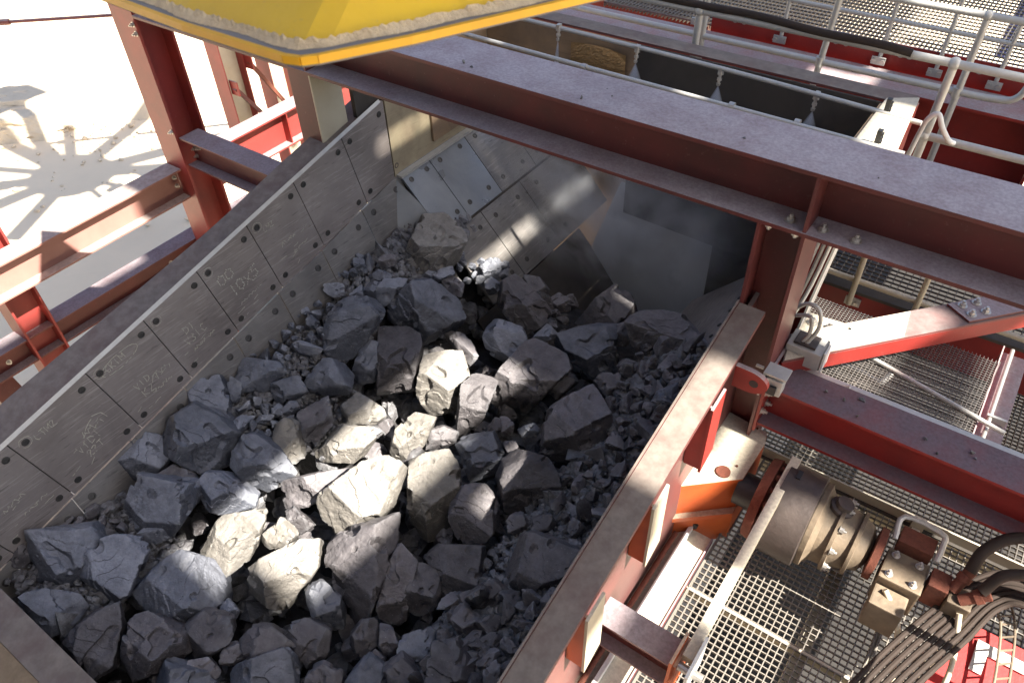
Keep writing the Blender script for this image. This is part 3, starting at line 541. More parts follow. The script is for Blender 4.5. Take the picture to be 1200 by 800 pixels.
ROCKS = __import__('json').loads('''[["big pale brown boulder at the far end, leaning on the blue wet chute plates","C",1.0,[[489,273],[497,253],[525,249],[545,275],[541,297],[528,311],[511,312],[490,327],[477,316],[477,295]]],["long flat slab with a bright top edge below the far pale boulder","A",0.8,[[422,336],[437,330],[483,325],[484,329],[463,351],[446,362],[429,347]]],["large broad light grey rock with a flat sloping face, middle of the far half","A",1.0,[[457,364],[461,353],[492,329],[505,329],[528,344],[553,364],[548,373],[496,403],[470,381],[459,375]]],["rounded blue-grey rock tapering down to a point beside the flat slab","A",1.0,[[393,362],[405,351],[427,347],[450,370],[446,377],[424,392],[420,412],[405,432],[385,410],[384,390]]],["tall upright dark block whose lower end is lit by the sun","B",1.0,[[445,385],[449,381],[479,380],[492,390],[495,410],[485,470],[478,483],[455,478],[444,465]]],["upright rock with a big bright sunlit face beside the tall dark block","C",1.0,[[496,433],[500,402],[520,398],[540,408],[550,440],[548,462],[530,480],[507,486],[497,475],[490,458]]],["dark shaded rock tucked behind the big bright sunlit upright rock","B",1.0,[[522,390],[535,386],[548,394],[557,420],[548,430],[540,415]]],["narrow bluish rock wedged between the pointed rock and the tall dark block","A",1.0,[[424,405],[433,398],[445,401],[446,440],[440,455],[420,455],[414,435]]],["square block with one triangular sunlit face near the chute mouth","B",1.0,[[588,350],[590,330],[610,319],[625,339],[641,361],[645,365],[642,374],[618,386],[601,378],[588,363]]],["dark rough rock directly behind the block with the triangular sunlit face","B",1.0,[[612,322],[632,325],[643,340],[640,352],[628,352]]],["angular blue-grey rock below the block with the triangular sunlit face","A",1.0,[[577,385],[586,375],[610,383],[616,395],[615,405],[596,425],[580,418],[562,405],[562,398]]],["very large smooth dark boulder in the middle of the far half","B",1.0,[[580,452],[610,404],[634,393],[655,398],[664,421],[660,441],[640,452],[627,471],[612,486],[590,480],[579,470]]],["jagged rough rock with a speckled grey top, above the very large brown boulder","A",1.0,[[653,393],[673,384],[701,387],[722,383],[720,413],[710,439],[686,434],[662,417]]],["smaller brown lump perched against the jagged speckled rock","B",1.0,[[712,395],[722,381],[740,376],[742,390],[733,406],[718,409]]],["wedge rock with a flat roof-like top in front of the misty chute opening","B",1.0,[[675,380],[681,367],[694,358],[720,333],[740,350],[746,367],[725,380],[699,384]]],["broad boulder with a white streak, farthest one beside the sunlit lip","B",1.0,[[733,376],[755,365],[777,365],[800,371],[812,387],[820,395],[813,406],[794,418],[748,410],[740,404]]],["small squarish dark rock behind the very large brown boulder's peak","B",1.0,[[640,452],[655,441],[672,440],[676,448],[660,462],[642,474]]],["very large brown boulder with a peaked top beside the rubble strip","B",1.0,[[641,482],[657,469],[694,449],[707,475],[713,506],[707,521],[681,543],[647,538],[634,523],[636,501]]],["blocky brown rock with layered ridges below the peaked brown boulder","B",1.0,[[584,558],[592,543],[625,530],[642,536],[653,560],[658,585],[625,603],[588,593]]],["grey rock with a flat top between the sunlit split rock and the layered brown block","A",1.0,[[534,522],[560,512],[576,509],[592,540],[580,553],[557,561],[545,545]]],["steep dark wedge beside the smooth dark boulder in the middle","B",1.0,[[545,470],[551,435],[562,437],[583,448],[567,487],[545,517],[536,505],[538,470]]],["lumpy stone just above the rubble at the peaked brown boulder","B",1.0,[[696,445],[706,436],[725,437],[730,450],[722,468],[706,462]]],["rounded brown stone under the jagged speckled rock, on the rubble","B",1.0,[[722,430],[733,420],[745,425],[750,434],[737,444],[724,438]]],["small upright triangular stone standing in the rubble by the sunlit lip","B",1.0,[[759,463],[765,441],[777,456],[776,466]]],["flat grey stone half hidden by the sunlit lip","A",0.8,[[758,485],[772,460],[793,450],[793,465],[775,484]]],["flat square slab lying near the lower wear plates","A",0.8,[[277,449],[284,418],[328,424],[337,435],[332,443],[315,458],[282,459]]],["small blocky rock between the flat square slab and the bluish pyramid rock","A",1.0,[[318,450],[335,443],[350,439],[362,460],[345,468],[328,471],[321,463]]],["smooth bluish pyramid-shaped rock up from the sunlit patch","A",1.0,[[359,456],[366,440],[378,420],[390,420],[414,448],[411,461],[383,463]]],["grey rock with a folded top touching the wear plates, above the large oblong rock","A",1.0,[[213,472],[222,450],[259,439],[272,465],[275,493],[269,498],[241,478],[215,476]]],["large oblong grey rock with a smooth flat top by the wear plates","A",1.0,[[201,500],[207,487],[228,475],[259,489],[287,510],[278,530],[272,543],[241,552],[207,534],[196,515]]],["blue-grey rock resting against the wear plates below the large oblong rock","A",1.0,[[128,530],[135,521],[165,503],[191,510],[203,536],[196,549],[155,560],[133,541]]],["grey rock with a sunlit end, at the edge of the sunlit patch","A",1.0,[[277,528],[287,510],[302,508],[330,525],[350,552],[318,575],[295,565],[278,547]]],["sunlit rock between the small split stone and the oblong rock's neighbour","C",1.0,[[322,500],[335,486],[350,495],[357,540],[340,548],[325,530]]],["long low dark slab lying across the middle of the sunlit patch","B",0.8,[[322,580],[340,561],[390,550],[432,545],[425,560],[385,580],[360,592],[335,594]]],["bright slanting sunlit slab above the long low dark slab","C",1.0,[[362,539],[390,513],[405,498],[442,502],[440,513],[418,539],[390,540]]],["bright sunlit rock ending in a point toward the tall dark block","C",1.0,[[402,475],[420,459],[433,470],[458,483],[436,497],[407,498]]],["split stone, half sunlit and half brown, below the bluish pyramid rock","B",1.0,[[350,485],[385,462],[391,494],[371,522],[357,507]]],["smooth bright sunlit rock under the upright sunlit rock","C",1.0,[[459,524],[463,507],[485,483],[511,489],[498,520],[470,540],[461,535]]],["small dark cube with one sunlit side above the sunlit split rock","B",1.0,[[505,503],[520,499],[537,505],[535,520],[500,527]]],["largest bright sunlit boulder in the centre of the bin","C",1.05,[[384,572],[420,545],[455,534],[475,545],[468,575],[455,598],[430,622],[405,632],[388,625],[375,600]]],["big dark faceted boulder under the largest sunlit boulder, its upper corner lit","B",1.0,[[385,640],[405,622],[435,613],[466,602],[468,620],[459,657],[437,720],[411,720],[394,678]]],["ragged rock with a sunlit flank beside the largest sunlit boulder's near edge","C",1.0,[[481,545],[505,528],[526,523],[538,545],[535,590],[540,620],[507,640],[488,610],[480,580]]],["grey faceted rock leaning on the ragged sunlit rock","B",1.0,[[527,587],[535,570],[565,565],[580,585],[583,613],[570,633],[548,637],[533,610]]],["tall narrow dark rock beside the big dark faceted boulder","B",1.0,[[449,700],[461,648],[481,635],[492,644],[489,660],[475,680],[478,720],[466,733],[450,722]]],["egg-like dark rock standing in front of the flat shadowed slab","B",1.0,[[473,690],[492,657],[511,663],[518,680],[513,705],[490,720],[480,713]]],["flat slab in deep shade below the grey faceted rock","B",0.7,[[498,655],[520,637],[563,639],[563,674],[543,694],[526,720],[513,690]]],["wet shiny rock with white streaks close to the shaded lip","B",1.0,[[596,683],[620,625],[640,622],[668,632],[678,645],[660,680],[625,703],[605,700]]],["oblong blue-grey rock with a pale flat top, below the rock on the wear plates","A",1.0,[[148,600],[160,566],[165,555],[228,564],[230,590],[212,615],[160,620],[146,616]]],["grey rock with half its face in sun, near edge of the oblong pale-topped rock","A",1.0,[[229,572],[243,553],[259,554],[280,564],[302,581],[300,592],[267,601],[248,596]]],["bright sunlit slab sloping down toward the speckled square rock","C",1.0,[[239,653],[246,635],[267,603],[304,595],[312,607],[298,646],[259,665]]],["sunlit diamond-shaped face beside the long low dark slab","C",1.0,[[304,633],[330,605],[350,625],[335,644]]],["small black wedge at the corner of the diamond-shaped sunlit rock","B",1.0,[[334,598],[345,592],[369,614],[354,625]]],["large sunlit rock with a shadowed base, near the middle of the near half","C",1.0,[[288,668],[306,657],[339,644],[350,631],[372,627],[374,661],[358,685],[337,712],[293,690]]],["speckled square rock with sunlit edges","A",1.0,[[161,692],[190,660],[215,642],[227,646],[265,692],[267,702],[240,725],[214,728],[185,708]]],["pale blue rock with a cracked face beside the speckled square rock","A",1.0,[[98,690],[104,650],[125,630],[144,625],[159,627],[178,642],[170,670],[163,692],[140,704],[112,703]]],["pale blue block with a flat top, nearest the wall corner","A",1.0,[[40,620],[75,615],[110,616],[122,630],[112,655],[95,680],[57,690],[48,685]]],["flat leaf-shaped grey rock next to the front lip","A",0.9,[[27,703],[57,688],[97,693],[107,713],[85,732],[67,739],[40,722]]],["black smooth rock below the leaf-shaped rock, touching the front lip","B",1.0,[[76,755],[98,727],[125,710],[140,705],[146,730],[140,776],[115,792],[95,785]]],["notched grey rock below the speckled square rock","B",1.0,[[147,767],[153,730],[173,708],[193,722],[220,737],[224,760],[200,780],[160,793]]],["rounded rock with one warm sunlit spot near the front lip","B",1.0,[[220,730],[240,714],[273,722],[277,736],[260,760],[233,770],[224,755]]],["small blue-grey rock under the oblong pale-topped rock","A",1.0,[[166,623],[183,606],[203,613],[200,630],[180,637]]],["dark humped rock behind the nearest pale wedge","B",1.0,[[283,748],[296,733],[320,730],[344,748],[352,766],[345,785],[300,770]]],["pale blue wedge rock at the bottom of the view","A",1.0,[[268,787],[279,776],[331,757],[340,766],[352,800],[350,815],[280,815]]],["faceted blue-grey rock below the large sunlit rock with the shadowed base","A",1.0,[[361,690],[381,678],[400,696],[405,733],[396,739],[379,727],[363,703]]],["dark rock carrying a small jagged stone","B",1.0,[[335,740],[357,722],[389,735],[387,757],[370,779],[352,766]]],["small jagged stone lying on the dark rock","A",1.0,[[342,729],[363,723],[376,742],[370,750],[344,737]]],["small glossy black rock below the big dark faceted boulder","B",1.0,[[411,744],[426,724],[444,722],[444,750],[424,766],[411,753]]],["round blue-grey rock at the bottom below the glossy black rock","A",1.0,[[405,805],[409,790],[433,766],[461,787],[465,815],[410,815]]],["blue-grey block near the bottom beside the round rock","A",1.0,[[472,743],[505,731],[510,750],[490,783],[470,767]]],["smooth dark rock at the bottom, nearest the shaded lip's rubble","B",1.0,[[503,753],[533,750],[557,780],[547,803],[530,815],[505,805]]],["grey rock in the lower rubble, below the flat shadowed slab","B",1.0,[[530,720],[543,710],[570,723],[567,740],[533,746]]],["dark stone with a white glint beside the wet shiny rock","B",1.0,[[560,686],[577,677],[597,690],[593,703],[567,710]]],["flat brownish stone in the lower rubble strip","B",0.9,[[550,753],[580,737],[587,750],[580,760],[560,763]]],["dark angular stone above the grey rock in the lower rubble","B",1.0,[[533,696],[550,690],[567,706],[560,716],[540,710]]],["wedge stone at the lowest part of the rubble strip","B",1.0,[[558,775],[570,762],[587,760],[580,778],[567,785]]],["bluish rock cut by the bottom edge, below the notched grey rock","A",1.0,[[165,815],[195,773],[250,785],[265,815]]],["small bluish cube under the sunlit edge of the speckled square rock","A",1.0,[[257,710],[270,702],[282,714],[275,726],[260,720]]],["dark stone hidden between the oblong rock and the pale-topped rock","B",1.0,[[188,555],[205,543],[235,555],[232,568],[190,565]]],["dark rounded stone in the shaded wall corner","B",1.0,[[8,648],[25,630],[38,632],[40,655],[28,668],[12,662]]],["small pointed rock on the sunlit streak of the chute","A",1.0,[[562,312],[575,302],[590,315],[585,330],[566,328]]],["dark rock behind the broad light grey rock","B",1.0,[[515,322],[525,319],[548,336],[543,346],[528,345]]],["flattish rock under the far pale boulder","A",0.9,[[485,331],[504,316],[530,312],[533,322],[513,330]]],["small square stone at the foot of the blue wet plates","B",1.0,[[444,295],[464,299],[464,312],[446,316]]],["light grey stone at the upper end of the flat slab","A",1.0,[[427,329],[444,316],[460,322],[456,332]]],["small pale blue upright stone against the far wear plates","A",1.0,[[414,303],[426,299],[431,320],[418,323]]],["small grey stone beside the flat slab's near tip","A",1.0,[[411,345],[424,332],[426,347],[414,350]]],["dark lump at the chute mouth above the jagged speckled rock","B",1.0,[[640,352],[655,343],[670,352],[667,366],[645,366]]],["blue-grey shard between the square block and the smooth dark boulder","A",1.0,[[622,400],[641,378],[655,392],[640,400]]],["small bluish stone lying among dark ones below the smooth dark boulder","A",1.0,[[606,502],[625,495],[635,499],[628,512],[612,512]]],["oval dark stone above the layered brown block","B",1.0,[[588,517],[603,516],[614,532],[597,536]]],["square dark stone under the smooth dark boulder","B",1.0,[[586,488],[603,489],[600,512],[588,510]]],["narrow dark stone beside the steep dark wedge","B",1.0,[[569,506],[584,486],[588,499],[577,512]]],["dark rock at the bottom between the round rock and the smooth rock","B",1.0,[[448,780],[468,765],[492,785],[500,812],[465,812]]],["dark rock under the egg-like rock","B",1.0,[[425,775],[440,760],[452,770],[445,788],[430,790]]],["small dark rock between the tall narrow rock and the glossy black rock","B",1.0,[[446,735],[462,738],[470,760],[455,768],[444,755]]],["dark rock under the notched grey rock's near edge","B",1.0,[[224,772],[245,768],[262,785],[250,800],[228,792]]],["grey stone just below the rounded rock with the sunlit spot","B",1.0,[[262,760],[280,752],[290,768],[276,780],[262,776]]],["dark rock between the pale wedge and the round rock at the bottom","B",1.0,[[360,790],[380,775],[402,785],[405,815],[362,815]]],["dark stone at the near edge of the layered brown block","B",1.0,[[592,604],[612,602],[625,618],[608,628],[594,620]]],["brownish stone above the wet shiny rock","B",1.0,[[625,606],[650,600],[655,618],[640,624],[622,620]]]]''')
VF = -CF
for k, (lab, mk, flat, pts) in enumerate(ROCKS):
    P = hull([tuple(p) for p in pts]); A = np.array(P, float); rr = np.random.default_rng(100+k)
    c2 = A.mean(0); cen, dep = onheap(*c2); px = dep/FPX
    ext = (A.max(0)-A.min(0))*px; size = float(math.sqrt(ext[0]*ext[1]))/2
    planes = []
    for i in range(len(P)):
        a, b = A[i], A[(i+1) % len(P)]; e = b-a; L = np.hypot(*e)
        nn = np.array([e[1], -e[0]])/L
        h = np.dot(a-c2, nn)
        if h < 0: nn, h = -nn, -h
        tau = rr.uniform(-.42, .30)
        n3 = (nn[0]*CR-nn[1]*CU)*math.cos(tau)+VF*math.sin(tau)
        planes.append((n3, max(h*px*math.cos(tau), size*.12)))
    up = np.array([0, 0, 1.])
    n1 = up*.9+VF*.45+rr.normal(size=3)*.22; n1 /= np.linalg.norm(n1); planes.append((n1, size*rr.uniform(.42, .58)*flat))
    n2 = VF*.8-up*.15+np.array([rr.uniform(-.6, .6), rr.uniform(-.3, .3), 0])-fh*.3; n2 /= np.linalg.norm(n2); planes.append((n2, size*rr.uniform(.5, .68)*flat))
    for j in range(3):
        lat = rr.normal(size=3); lat -= VF*np.dot(lat, VF); lat /= np.linalg.norm(lat)
        n3 = VF*rr.uniform(.5, .95)+lat*.7; n3 /= np.linalg.norm(n3); planes.append((n3, size*rr.uniform(.6, .78)*flat))
    planes.append((-VF, size*.75)); planes.append((-up, size*.8))
    for j in range(3):
        n3 = -VF+rr.normal(size=3)*.6; n3 /= np.linalg.norm(n3); planes.append((n3, size*.8))
    V, F = carve(planes, 6 if size > .13 else 4, size, 100+k, rough=1.)
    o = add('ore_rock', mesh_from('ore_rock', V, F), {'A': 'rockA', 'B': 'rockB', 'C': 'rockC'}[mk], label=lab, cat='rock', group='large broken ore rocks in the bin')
    o.location = cen+VF*size*.22; o.scale = (1.05, 1.05, 1.05)
# rubble: individual stones in the pockets between the rocks
def randstone(sub, seed):
    rr = np.random.default_rng(seed); pl = []
    ax = np.array([rr.uniform(.75, 1.25), rr.uniform(.75, 1.1), rr.uniform(.5, .8)])
    for j in range(13):
        n_ = rr.normal(size=3); n_ /= np.linalg.norm(n_); pl.append((n_, .8*np.linalg.norm(n_*ax)*rr.uniform(.8, 1.1)))
    return carve(pl, sub, 1., seed, p=36, rough=1.)
stones = []
for s_ in range(12):
    V, F = randstone(4, 900+s_); stones.append(mesh_from('rubble_stone', V, F))
ZONES = [  # image-region polygons, how many, size range (m), label
    ([(640, 560), (715, 520), (765, 470), (800, 420), (770, 505), (720, 590), (680, 655), (660, 610)], 46, (.035, .075), 'dark rubble stone in the strip beside the right-hand bin lip', 'B'),
    ([(745, 410), (825, 400), (790, 470), (735, 520), (712, 470)], 26, (.035, .075), 'dark rubble stone below the far boulder by the right-hand lip', 'B'),
    ([(540, 700), (660, 690), (620, 760), (585, 800), (480, 800)], 34, (.04, .085), 'dark rubble stone near the lower end of the right-hand lip', 'B'),
    ([(292, 420), (330, 380), (420, 300), (440, 300), (395, 345), (385, 400), (330, 425)], 38, (.03, .07), 'blue-grey rubble stone piled against the left wear plates', 'A'),
    ([(275, 462), (320, 472), (352, 475), (325, 520), (280, 500)], 16, (.03, .06), 'blue-grey pebble in the pocket below the flat square slab', 'A'),
    ([(70, 600), (140, 585), (150, 620), (100, 640)], 10, (.03, .06), 'small dark stone in the shaded hollow at the left wall', 'B'),
    ([(530, 300), (600, 310), (585, 345), (545, 330)], 12, (.035, .075), 'grey rubble stone below the sunlit streak on the chute', 'A'),
    ([(140, 560), (300, 470), (460, 360), (620, 340), (680, 430), (620, 620), (540, 720), (440, 790), (120, 790), (40, 650)], 75, (.05, .10), 'mid-sized dark stone wedged down between the large rocks', 'B'),
    ([(640, 345), (680, 360), (660, 392), (630, 380)], 8, (.04, .08), 'dark stone at the mouth of the chute', 'B'),
]
from math import pi
def inpoly(x, y, P):
    c = False
    for i in range(len(P)):
        (x1, y1), (x2, y2) = P[i], P[i-1]
        if (y1 > y) != (y2 > y) and x < (x2-x1)*(y-y1)/(y2-y1)+x1: c = not c
    return c
def euler(): return tuple(rng.uniform(0, 6.28, 3))
cnt = 0
for poly, num, (s0, s1), lab, mk in ZONES:
    A = np.array(poly); k = 0; placed = []
    tries = 0
    while k < num and tries < 4000:
        tries += 1
        u, v = rng.uniform(A[:, 0].min(), A[:, 0].max()), rng.uniform(A[:, 1].min(), A[:, 1].max())
        if not inpoly(u, v, poly): continue
        s = s0+(s1-s0)*rng.random()**1.8
        cen, dep = onheap(u, v); pr = s*FPX/dep
        if any((u-a)**2+(v-b)**2 < (.75*(pr+c))**2 for a, b, c in placed): continue
        placed.append((u, v, pr)); me = stones[rng.integers(12)]
        if mk == 'B' and len(me.materials) == 0: pass
        o = bpy.data.objects.new('ore_stone', me); COL.objects.link(o)
        o.scale = (s, s, s); o.rotation_euler = euler(); o.location = cen+np.array([0, 0, .01 if s1 < .099 else -.13])
        o['label'] = lab; o['category'] = 'stone'; o['group'] = 'small rubble stones among the ore rocks'
        o.data = me; k += 1; cnt += 1
        if not me.materials: me.materials.append(MT['rockA'])
        o.material_slots[0].link = 'OBJECT'; o.material_slots[0].material = MT['rockB' if mk == 'B' else 'rockA']
# gap fill: uncountable small stones, one object
base = [randstone(2, 700+i)[0] for i in range(8)]; F2 = ICO[2][1]
VV, FF = [], []; off = 0
def drop(x, y, s, dz=0.):
    global off
    V = base[rng.integers(8)]*s; e = Matrix.Rotation(rng.uniform(0, 6.28), 3, 'Z') @ Matrix.Rotation(rng.uniform(0, 6.28), 3, 'X') @ Matrix.Rotation(rng.uniform(0, 6.28), 3, 'Y')
    VV.append(V@np.array(e).T+[x, y, heap(x, y)+dz]); FF.append(F2+off); off += len(V)
def xmin(y, z): return max(XL+.03+max(0, (lipz(y)-.55-z))*.39, -9)
def rz(x, y):      # how much a spot belongs to a rubble pocket
    return max(sstep((x+1.42)/.2)*(y < 3.3), sstep((-2.75-x)/.2)*sstep((y-1.1)/.3), .8*(x < -2.7)*(y < .75), .9*(abs(x+2.75) < .25)*(abs(y-1.75) < .22))
for k in range(2600):
    x, y = rng.uniform(-3.2, -.8), rng.uniform(.1, 3.5)
    if x < xmin(y, heap(x, y)): continue
    if rz(x, y) < .5 and k % 3: continue
    drop(x, y, rng.uniform(.04, .09), -.34 if rz(x, y) < .5 else -.10)
for k in range(7000):
    t = rng.random()
    if t < .5: x, y = rng.uniform(-1.35, -.82), rng.uniform(.3, 3.3)
    elif t < .8: x, y = -3.2+abs(rng.normal())*.35, rng.uniform(1.2, 3.2)
    elif t < .9: x, y = rng.uniform(-3.25, -2.6), rng.uniform(.1, .9)
    else: x, y = rng.uniform(-3.1, -.9), rng.uniform(.1, 3.4)
    if x < xmin(y, heap(x, y)) or rz(x, y) < .3: continue
    drop(x, y, .010+.026*rng.random()**2, -.035)
add('ore_gravel', mesh_from('ore_gravel', np.concatenate(VV), np.concatenate(FF)), 'fine', kind='stuff')
bx = np.linspace(-3.3, -.72, 90); by = np.linspace(-.05, 4.3, 150)
P = np.array([(x, y, heap(x, y)-.42+.34*rz(x, y)) for x in bx for y in by]); P[:, 2] += (fbm(P*9, 4)-.5)*.1
Q = np.array([(i*150+j, (i+1)*150+j, (i+1)*150+j+1, i*150+j+1) for i in range(89) for j in range(149)])
add('ore_bed', mesh_from('ore_bed', P, np.concatenate([Q[:, [0, 1, 2]], Q[:, [0, 2, 3]]]), 60), 'bed', kind='stuff')
# ------------------------------------------------------------------ steelwork over and beside the bin
# main cross beam
mb_ = thing('steel_beam', 'wide oxide-red steel beam crossing over the bin, purple-grey dust on its top flange', 'steel beam', (-1.5, 2.82, -1.82))
part(mb_, 'beam_section', MB().ibeam((-4.93, 2.825, -1.53), (1.8, 2.825, -1.53), .31, .285, .018, .012), 'beam', .002)
for x in (-.545, 1.2, -3.35):
    part(mb_, 'stiffener', MB().box(x-.007, x+.007, 2.676, 2.818, -1.796, -1.549), 'maroon')
bolts(mb_, [(-.62, 2.73, -1.796), (-.49, 2.735, -1.796), (-.36, 2.73, -1.796)], (0, 0, 1), r=.016)
bolts(mb_, [(-.69, 2.70, -1.815), (-.58, 2.70, -1.815)], (0, 0, -1), r=.016)
# lower cross beam beside the bin
lb = thing('steel_beam', 'lower red steel beam with dusty top, running off beside the pump grating', 'steel beam', (.5, 2.82, -3.0))
part(lb, 'beam_section', MB().ibeam((-.52, 2.80, -2.68), (1.9, 2.80, -2.68), .20, .27, .016, .01), 'redlow', .002)
part(lb, 'end_plate', MB().box(-.535, -.521, 2.69, 2.905, -2.99, -2.60), 'red')
bolts(lb, [(-.52, y, z) for y in (2.715, 2.775) for z in (-2.735, -2.86)], (1, 0, 0), r=.014)
# short column between lip and main beam
pc = thing('steel_column', 'short dark red column standing at the upper end of the lip, under the wide beam', 'steel column', (-.63, 2.8, -3.4))
part(pc, 'web', MB().box(-.718, -.552, 2.79, 2.802, -3.6, -1.818), 'beam')
part(pc, 'flange', MB().box(-.735, -.72, 2.685, 2.95, -3.6, -1.818), 'maroon')
part(pc, 'flange', MB().box(-.552, -.537, 2.685, 2.95, -3.6, -1.818), 'maroon')
# small post on the other lip
sp_ = thing('steel_post', "short post on the wear plate rail with one dark and one yellowish face", 'steel post', (-3.43, 2.8, -2.3))
part(sp_, 'post_section', MB().box(-3.52, -3.345, 2.69, 2.87, -2.28, -1.818), 'beam', .004)
part(sp_, 'side_plate', MB().box(-3.343, -3.333, 2.685, 2.90, -2.235, -1.82), 'cream')  # cream skin paints the sunlit side of the post
# big column, cross tie, long beams on the far-left side
bc = thing('steel_column', 'tall red column carrying the far end of the wide beam', 'steel column', (-5.06, 2.8, -8))
part(bc, 'column_section', MB().ibeam((-5.06, 2.675, -8), (-5.06, 2.675, -1.5), .25, .25, .018, .012, up=(0, -1, 0)), 'dustyred', .002)
bolts(bc, [(-4.955, 2.672, -1.86), (-4.955, 2.672, -1.92), (-4.955, 2.672, -2.62)], (0, -1, 0), r=.012)
ct = thing('steel_beam', 'short dusty tie beam from the tall red column to the bin rail', 'steel beam', (-4.3, 2.78, -2.95))
part(ct, 'beam_section', MB().ibeam((-4.93, 2.78, -2.67), (-3.44, 2.78, -2.67), .17, .23, .014, .009), 'maroon', .002)
part(ct, 'end_tab', MB().box(-3.60, -3.45, 2.70, 2.86, -2.668, -2.62), 'maroon')
bolts(ct, [(-4.90, 2.772, z) for z in (-2.72, -2.78, -2.84)]+[(-4.84, 2.772, -2.76)], (0, -1, 0), r=.012)
l1 = thing('steel_beam', 'long beam beside the bin, bright in the sun, ending at the tall red column', 'steel beam', (-5.1, 1, -3.2))
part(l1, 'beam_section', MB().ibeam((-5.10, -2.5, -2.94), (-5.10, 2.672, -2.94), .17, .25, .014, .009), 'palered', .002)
bolts(l1, [(-5.06, 2.62, z) for z in (-3.0, -3.07)], (1, 0, 0), r=.012)
l2 = thing('steel_beam', 'long red beam beyond the tall red column, partly sunlit', 'steel beam', (-5.1, 4.5, -3.2))
part(l2, 'beam_section', MB().ibeam((-5.10, 2.93, -2.93), (-5.10, 7.5, -2.93), .17, .30, .014, .009), 'dustyred', .002)
part(l2, 'stiffener', MB().box(-5.09, -5.02, 3.72, 3.73, -3.21, -2.95), 'red')
l3 = thing('steel_beam', 'lower long dusty beam below the bright sunlit one', 'steel beam', (-5.1, 1, -3.9))
part(l3, 'beam_section', MB().ibeam((-5.30, -2.5, -3.66), (-5.30, 4.2, -3.66), .17, .20, .014, .009), 'maroon', .002)
bolts(l3, [(-5.22, 2.42, -3.74), (-5.22, 1.05, -3.74)], (1, 0, 0), r=.013)
nc = thing('steel_column', 'red column rising through the bright sunlit beam, cut off by the picture edge', 'steel column', (-5.12, .95, -8))
part(nc, 'column_section', MB().ibeam((-5.30, 1.22, -8), (-5.30, 1.22, -1.0), .22, .22, .016, .011, up=(0, -1, 0)), 'dustyred', .002)
br = thing('steel_brace', 'dark stub brace under the lower dusty beam', 'steel brace', (-5.3, 1.0, -4.8))
part(br, 'brace_section', MB().bar((-5.3, 1.10, -5.2), (-5.9, .95, -3.6), .16, .18, (0, 1, 0)), 'maroon')
for (x, y0, lb_) in ((-9.2, 5.9, 'red column with a sunlit cream web beyond the long beam, carrying a sloping brace'), (-9.2, 6.62, 'second red column with a sunlit cream web beyond the long beam, next to the small post')):
    t = thing('steel_column', lb_, 'steel column', (x, y0, -8))
    part(t, 'flange', MB().box(x-.14, x+.14, y0, y0+.018, -8, -2.0), 'dustyred'); part(t, 'flange', MB().box(x-.14, x+.14, y0+.34, y0+.358, -8, -2.0), 'dustyred')
    part(t, 'web', MB().box(x-.008, x+.008, y0+.019, y0+.339, -8, -2.0), 'cream')  # cream stands for the sunlight on the web
for p0, p1, lb_ in (((-9.0, 5.95, -4.6), (-8.9, 6.6, -5.65), 'thick sloping pink brace on the first cream-webbed column'), ((-9.0, 6.28, -4.35), (-8.95, 6.85, -5.4), 'thin sloping brace rod between the cream-webbed columns')):
    t = thing('brace_rod', lb_, 'brace', p0); part(t, 'rod', MB().bar(p0, p1, .09 if 'thick' in lb_ else .05, .05), 'maroon' if 'thick' in lb_ else 'rust')
    part(t, 'end_plate', MB().box(p0[0]-.08, p0[0]+.08, p0[1]-.01, p0[1]+.01, p0[2]-.1, p0[2]+.1), 'red')
for (a, b, r0, lb_) in (((-13.5, 4.6, -4.2), (-9.6, 8.0, -4.2), .025, 'thin dark red tie rod above the sand'), ((-13.5, 6.2, -3.6), (-10.2, 9.5, -3.6), .05, 'thicker dark red rod in the top corner above the sand')):
    t = thing('tie_rod', lb_, 'tie rod', a); part(t, 'rod', MB().cyl(a, b, r0, 10), 'maroon'); part(t, 'turnbuckle', MB().cyl(np.array(a)*.9+np.array(b)*.1, np.array(a)*.85+np.array(b)*.15, r0*1.8, 10), 'maroon')
# sand spoil and pale blocks on the ground
def mound(name, c, rx, ry, h, seed, m, lab, cat, ang=0., n=40):
    P = []; 
    for i in range(n):
        for j in range(n):
            a, b = i/(n-1)*2-1, j/(n-1)*2-1; rr = math.hypot(a, b); z = max(0, 1-rr)**.8
            P.append((a*rx, b*ry, z*h))
    P = np.array(P); q = P*1.3+seed; P[:, 2] += (fbm(q, 4)-.45)*h*.45*(P[:, 2] > .01)-.05
    ca, sa = math.cos(ang), math.sin(ang); P = np.stack([P[:, 0]*ca-P[:, 1]*sa+c[0], P[:, 0]*sa+P[:, 1]*ca+c[1], P[:, 2]+c[2]], 1)
    Q = np.array([(i*n+j, (i+1)*n+j, (i+1)*n+j+1, i*n+j+1) for i in range(n-1) for j in range(n-1)])
    return add(name, mesh_from(name, P, np.concatenate([Q[:, [0, 1, 2]], Q[:, [0, 2, 3]]]), 60), m, label=lab, cat=cat)
mound('spoil_mound', (-17.2, 8.6, -8), 1.7, 1.1, 1.0, 3.1, 'spoil', 'low pale mound of sand with gravel bits beyond the tall red column', 'mound', .9)
